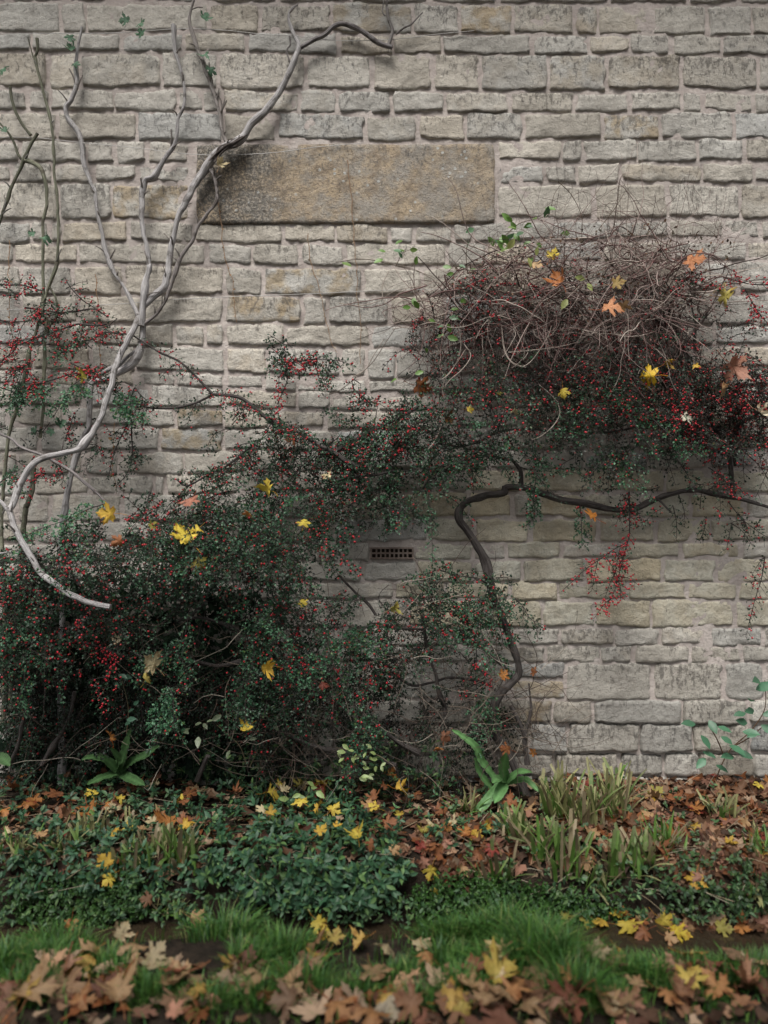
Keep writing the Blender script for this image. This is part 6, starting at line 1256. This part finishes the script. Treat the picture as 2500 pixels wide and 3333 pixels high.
def ground_leaf(x, y, s, c, lift=.012):
    p = hits([(x, y)])[0]; d = -p[1]; nn = gnorm(p[None])[0]
    pl_, gr_ = place_name(x, y, p)
    if 'stream' in pl_: p[2] = -.205; nn = np.array([0, 0, 1.0])
    if 'periwinkle' in pl_: lift = .105
    if 'bush' in pl_: lift = .065
    if 'fern' in pl_ or 'wall' in pl_: lift = .035
    if 'lawn' in pl_: lift = .045
    w = min(.19, max(.05, px_w(s, d))); big = 'broad' if w > .125 else ('small' if w < .075 else '')
    me = int(rm.integers(len(MM))) if 'stream' not in pl_ else int(rm.integers(0, 5))
    cc = np.array(c) if 'lawn' not in pl_ else .62 * np.array(c) + .38 * np.array([.27, .19, .12])
    o = put_leaf(p + nn * lift, w, cc * rm.uniform(.55, .85), 'x', None, nrm=unit(nn + rm.normal(0, .28, 3) + np.array([0, -.22, 0])), mesh=me)
    GLV.append((o, p, big, CN[colour_name(c)], 'flat' if me < 6 else ('cupped' if me < 11 else 'curled'), pl_, gr_))
for (x, y, s, c) in ground_leaves: ground_leaf(x, y, s, c)
pal = [YEL, GOLD, CRM, ORG, RST, RED, TAN, OLV, PNK, BRO]
for poly, n, s0, pr in (([(1200, 1690), (1659, 1690), (1659, 1880), (1500, 1900), (1250, 1780)], 46, 46, [.05, .06, .04, .16, .2, .1, .14, .02, .11, .12]), ([(0, 1700), (430, 1690), (420, 1830), (0, 1860)], 26, 42, [.06, .08, .05, .16, .22, .06, .1, .05, .08, .14]), ([(480, 1720), (880, 1740), (880, 1880), (500, 1880)], 16, 38, [.2, .16, .14, .1, .1, .04, .14, .06, .06, .0]), ([(880, 1720), (1150, 1720), (1100, 1880), (900, 1870)], 22, 38, [.05, .04, .06, .1, .24, .08, .15, .02, .12, .14]), ([(0, 2085), (1659, 2085), (1659, 2215), (0, 2215)], 28, 84, [.08, .1, .12, .14, .14, .07, .2, .02, .07, .06]), ([(1180, 2010), (1659, 2000), (1659, 2120), (1250, 2110)], 16, 50, [.1, .1, .06, .14, .2, .06, .14, .06, .04, .1])):
    for (x, y) in inpoly(poly, rm, n): ground_leaf(x, y, s0 * rm.uniform(.7, 1.2), pal[rm.choice(10, p=pr)])

# each leaf is told apart by size, colour, shape, ground and its nearest neighbour; those that still match share a group
pp_ = np.array([g[1] for g in GLV]); labs = []
for q, (o, p, big, cn, shp, pl_, gr_) in enumerate(GLV):
    dd_ = np.linalg.norm(pp_ - p, axis=1); dd_[q] = 9; nb_ = np.argsort(dd_)[:1]
    art = 'an' if GLV[nb_[0]][3][0] in 'aeiou' else 'a'
    near = f"beside {art} {GLV[nb_[0]][3]} one" if dd_[nb_[0]] < .16 else 'on its own'
    labs.append(' '.join(f"{big} {shp} {cn} maple leaf {near} {pl_}".split()))
for (o, p, big, cn, shp, pl_, gr_), lab in zip(GLV, labs):
    o['label'] = lab; o['group'] = ' '.join(f"{shp} {big} {cn} {gr_}".split())

# ------------------------------------------------------------------ unseen maple the leaves imply, added behind the viewer to shade the lawn
rk = np.random.default_rng(71)
M['mapbark'] = bark_mat('maple_bark', (.09, .08, .07), (.20, .185, .165), (.06, .06, .045))
tree = empty('shade_maple', (1.9, -8.6, -.12), 'unseen autumn maple with thinning yellow crown, added to shade the lawn', 'tree')
tk = np.array([(1.9, -8.6, -.2), (1.85, -8.55, 1.2), (1.7, -8.4, 2.6), (1.4, -8.1, 4.2), (.9, -7.6, 6.2), (.5, -7.2, 8.2)])
stem(tree, 'trunk', tk, [.26, .2, .18, .15, .10, .04], M['mapbark'], 14, .08, 400, .1)
ends = []
for q in range(16):
    a = tk[2] + (tk[4] - tk[2]) * rk.random(); e_ = np.array([rk.uniform(-4.2, 4.6), rk.uniform(-9.5, -3.9), rk.uniform(4.2, 7.6)])
    stem(tree, 'limb', [a, a + (e_ - a) * .5 + [0, 0, .5], e_], [.07, .045, .015], M['mapbark'], 8, .08, 410 + q, .1); ends += [a + (e_ - a) * f + [0, 0, .5 * math.sin(f * 3.14)] for f in (.45, .6, .75, .9, 1.0)]
n = 6500; ends = np.array(ends); c = ends[rk.integers(0, len(ends), n)] + rk.normal(0, 1, (n, 3)) * [.55, .5, .42]
c = c[(c[:, 1] < -3.75 + .0 * c[:, 0]) & (c[:, 2] > 3.6)]; n = len(c)
mb = MB(); t2 = IVY.copy(); inst(mb, t2, IVYF, c, rk.normal(size=(n, 3)), unit(rk.normal(0, .6, (n, 3)) + [0, 0, 1]), rk.uniform(.09, .17, n), np.array([(.50, .36, .05), (.40, .22, .05), (.30, .30, .06), (.22, .26, .06)])[rk.integers(0, 4, n)])
tag(mb.build('crown', M['litter'], tree), kind='stuff')
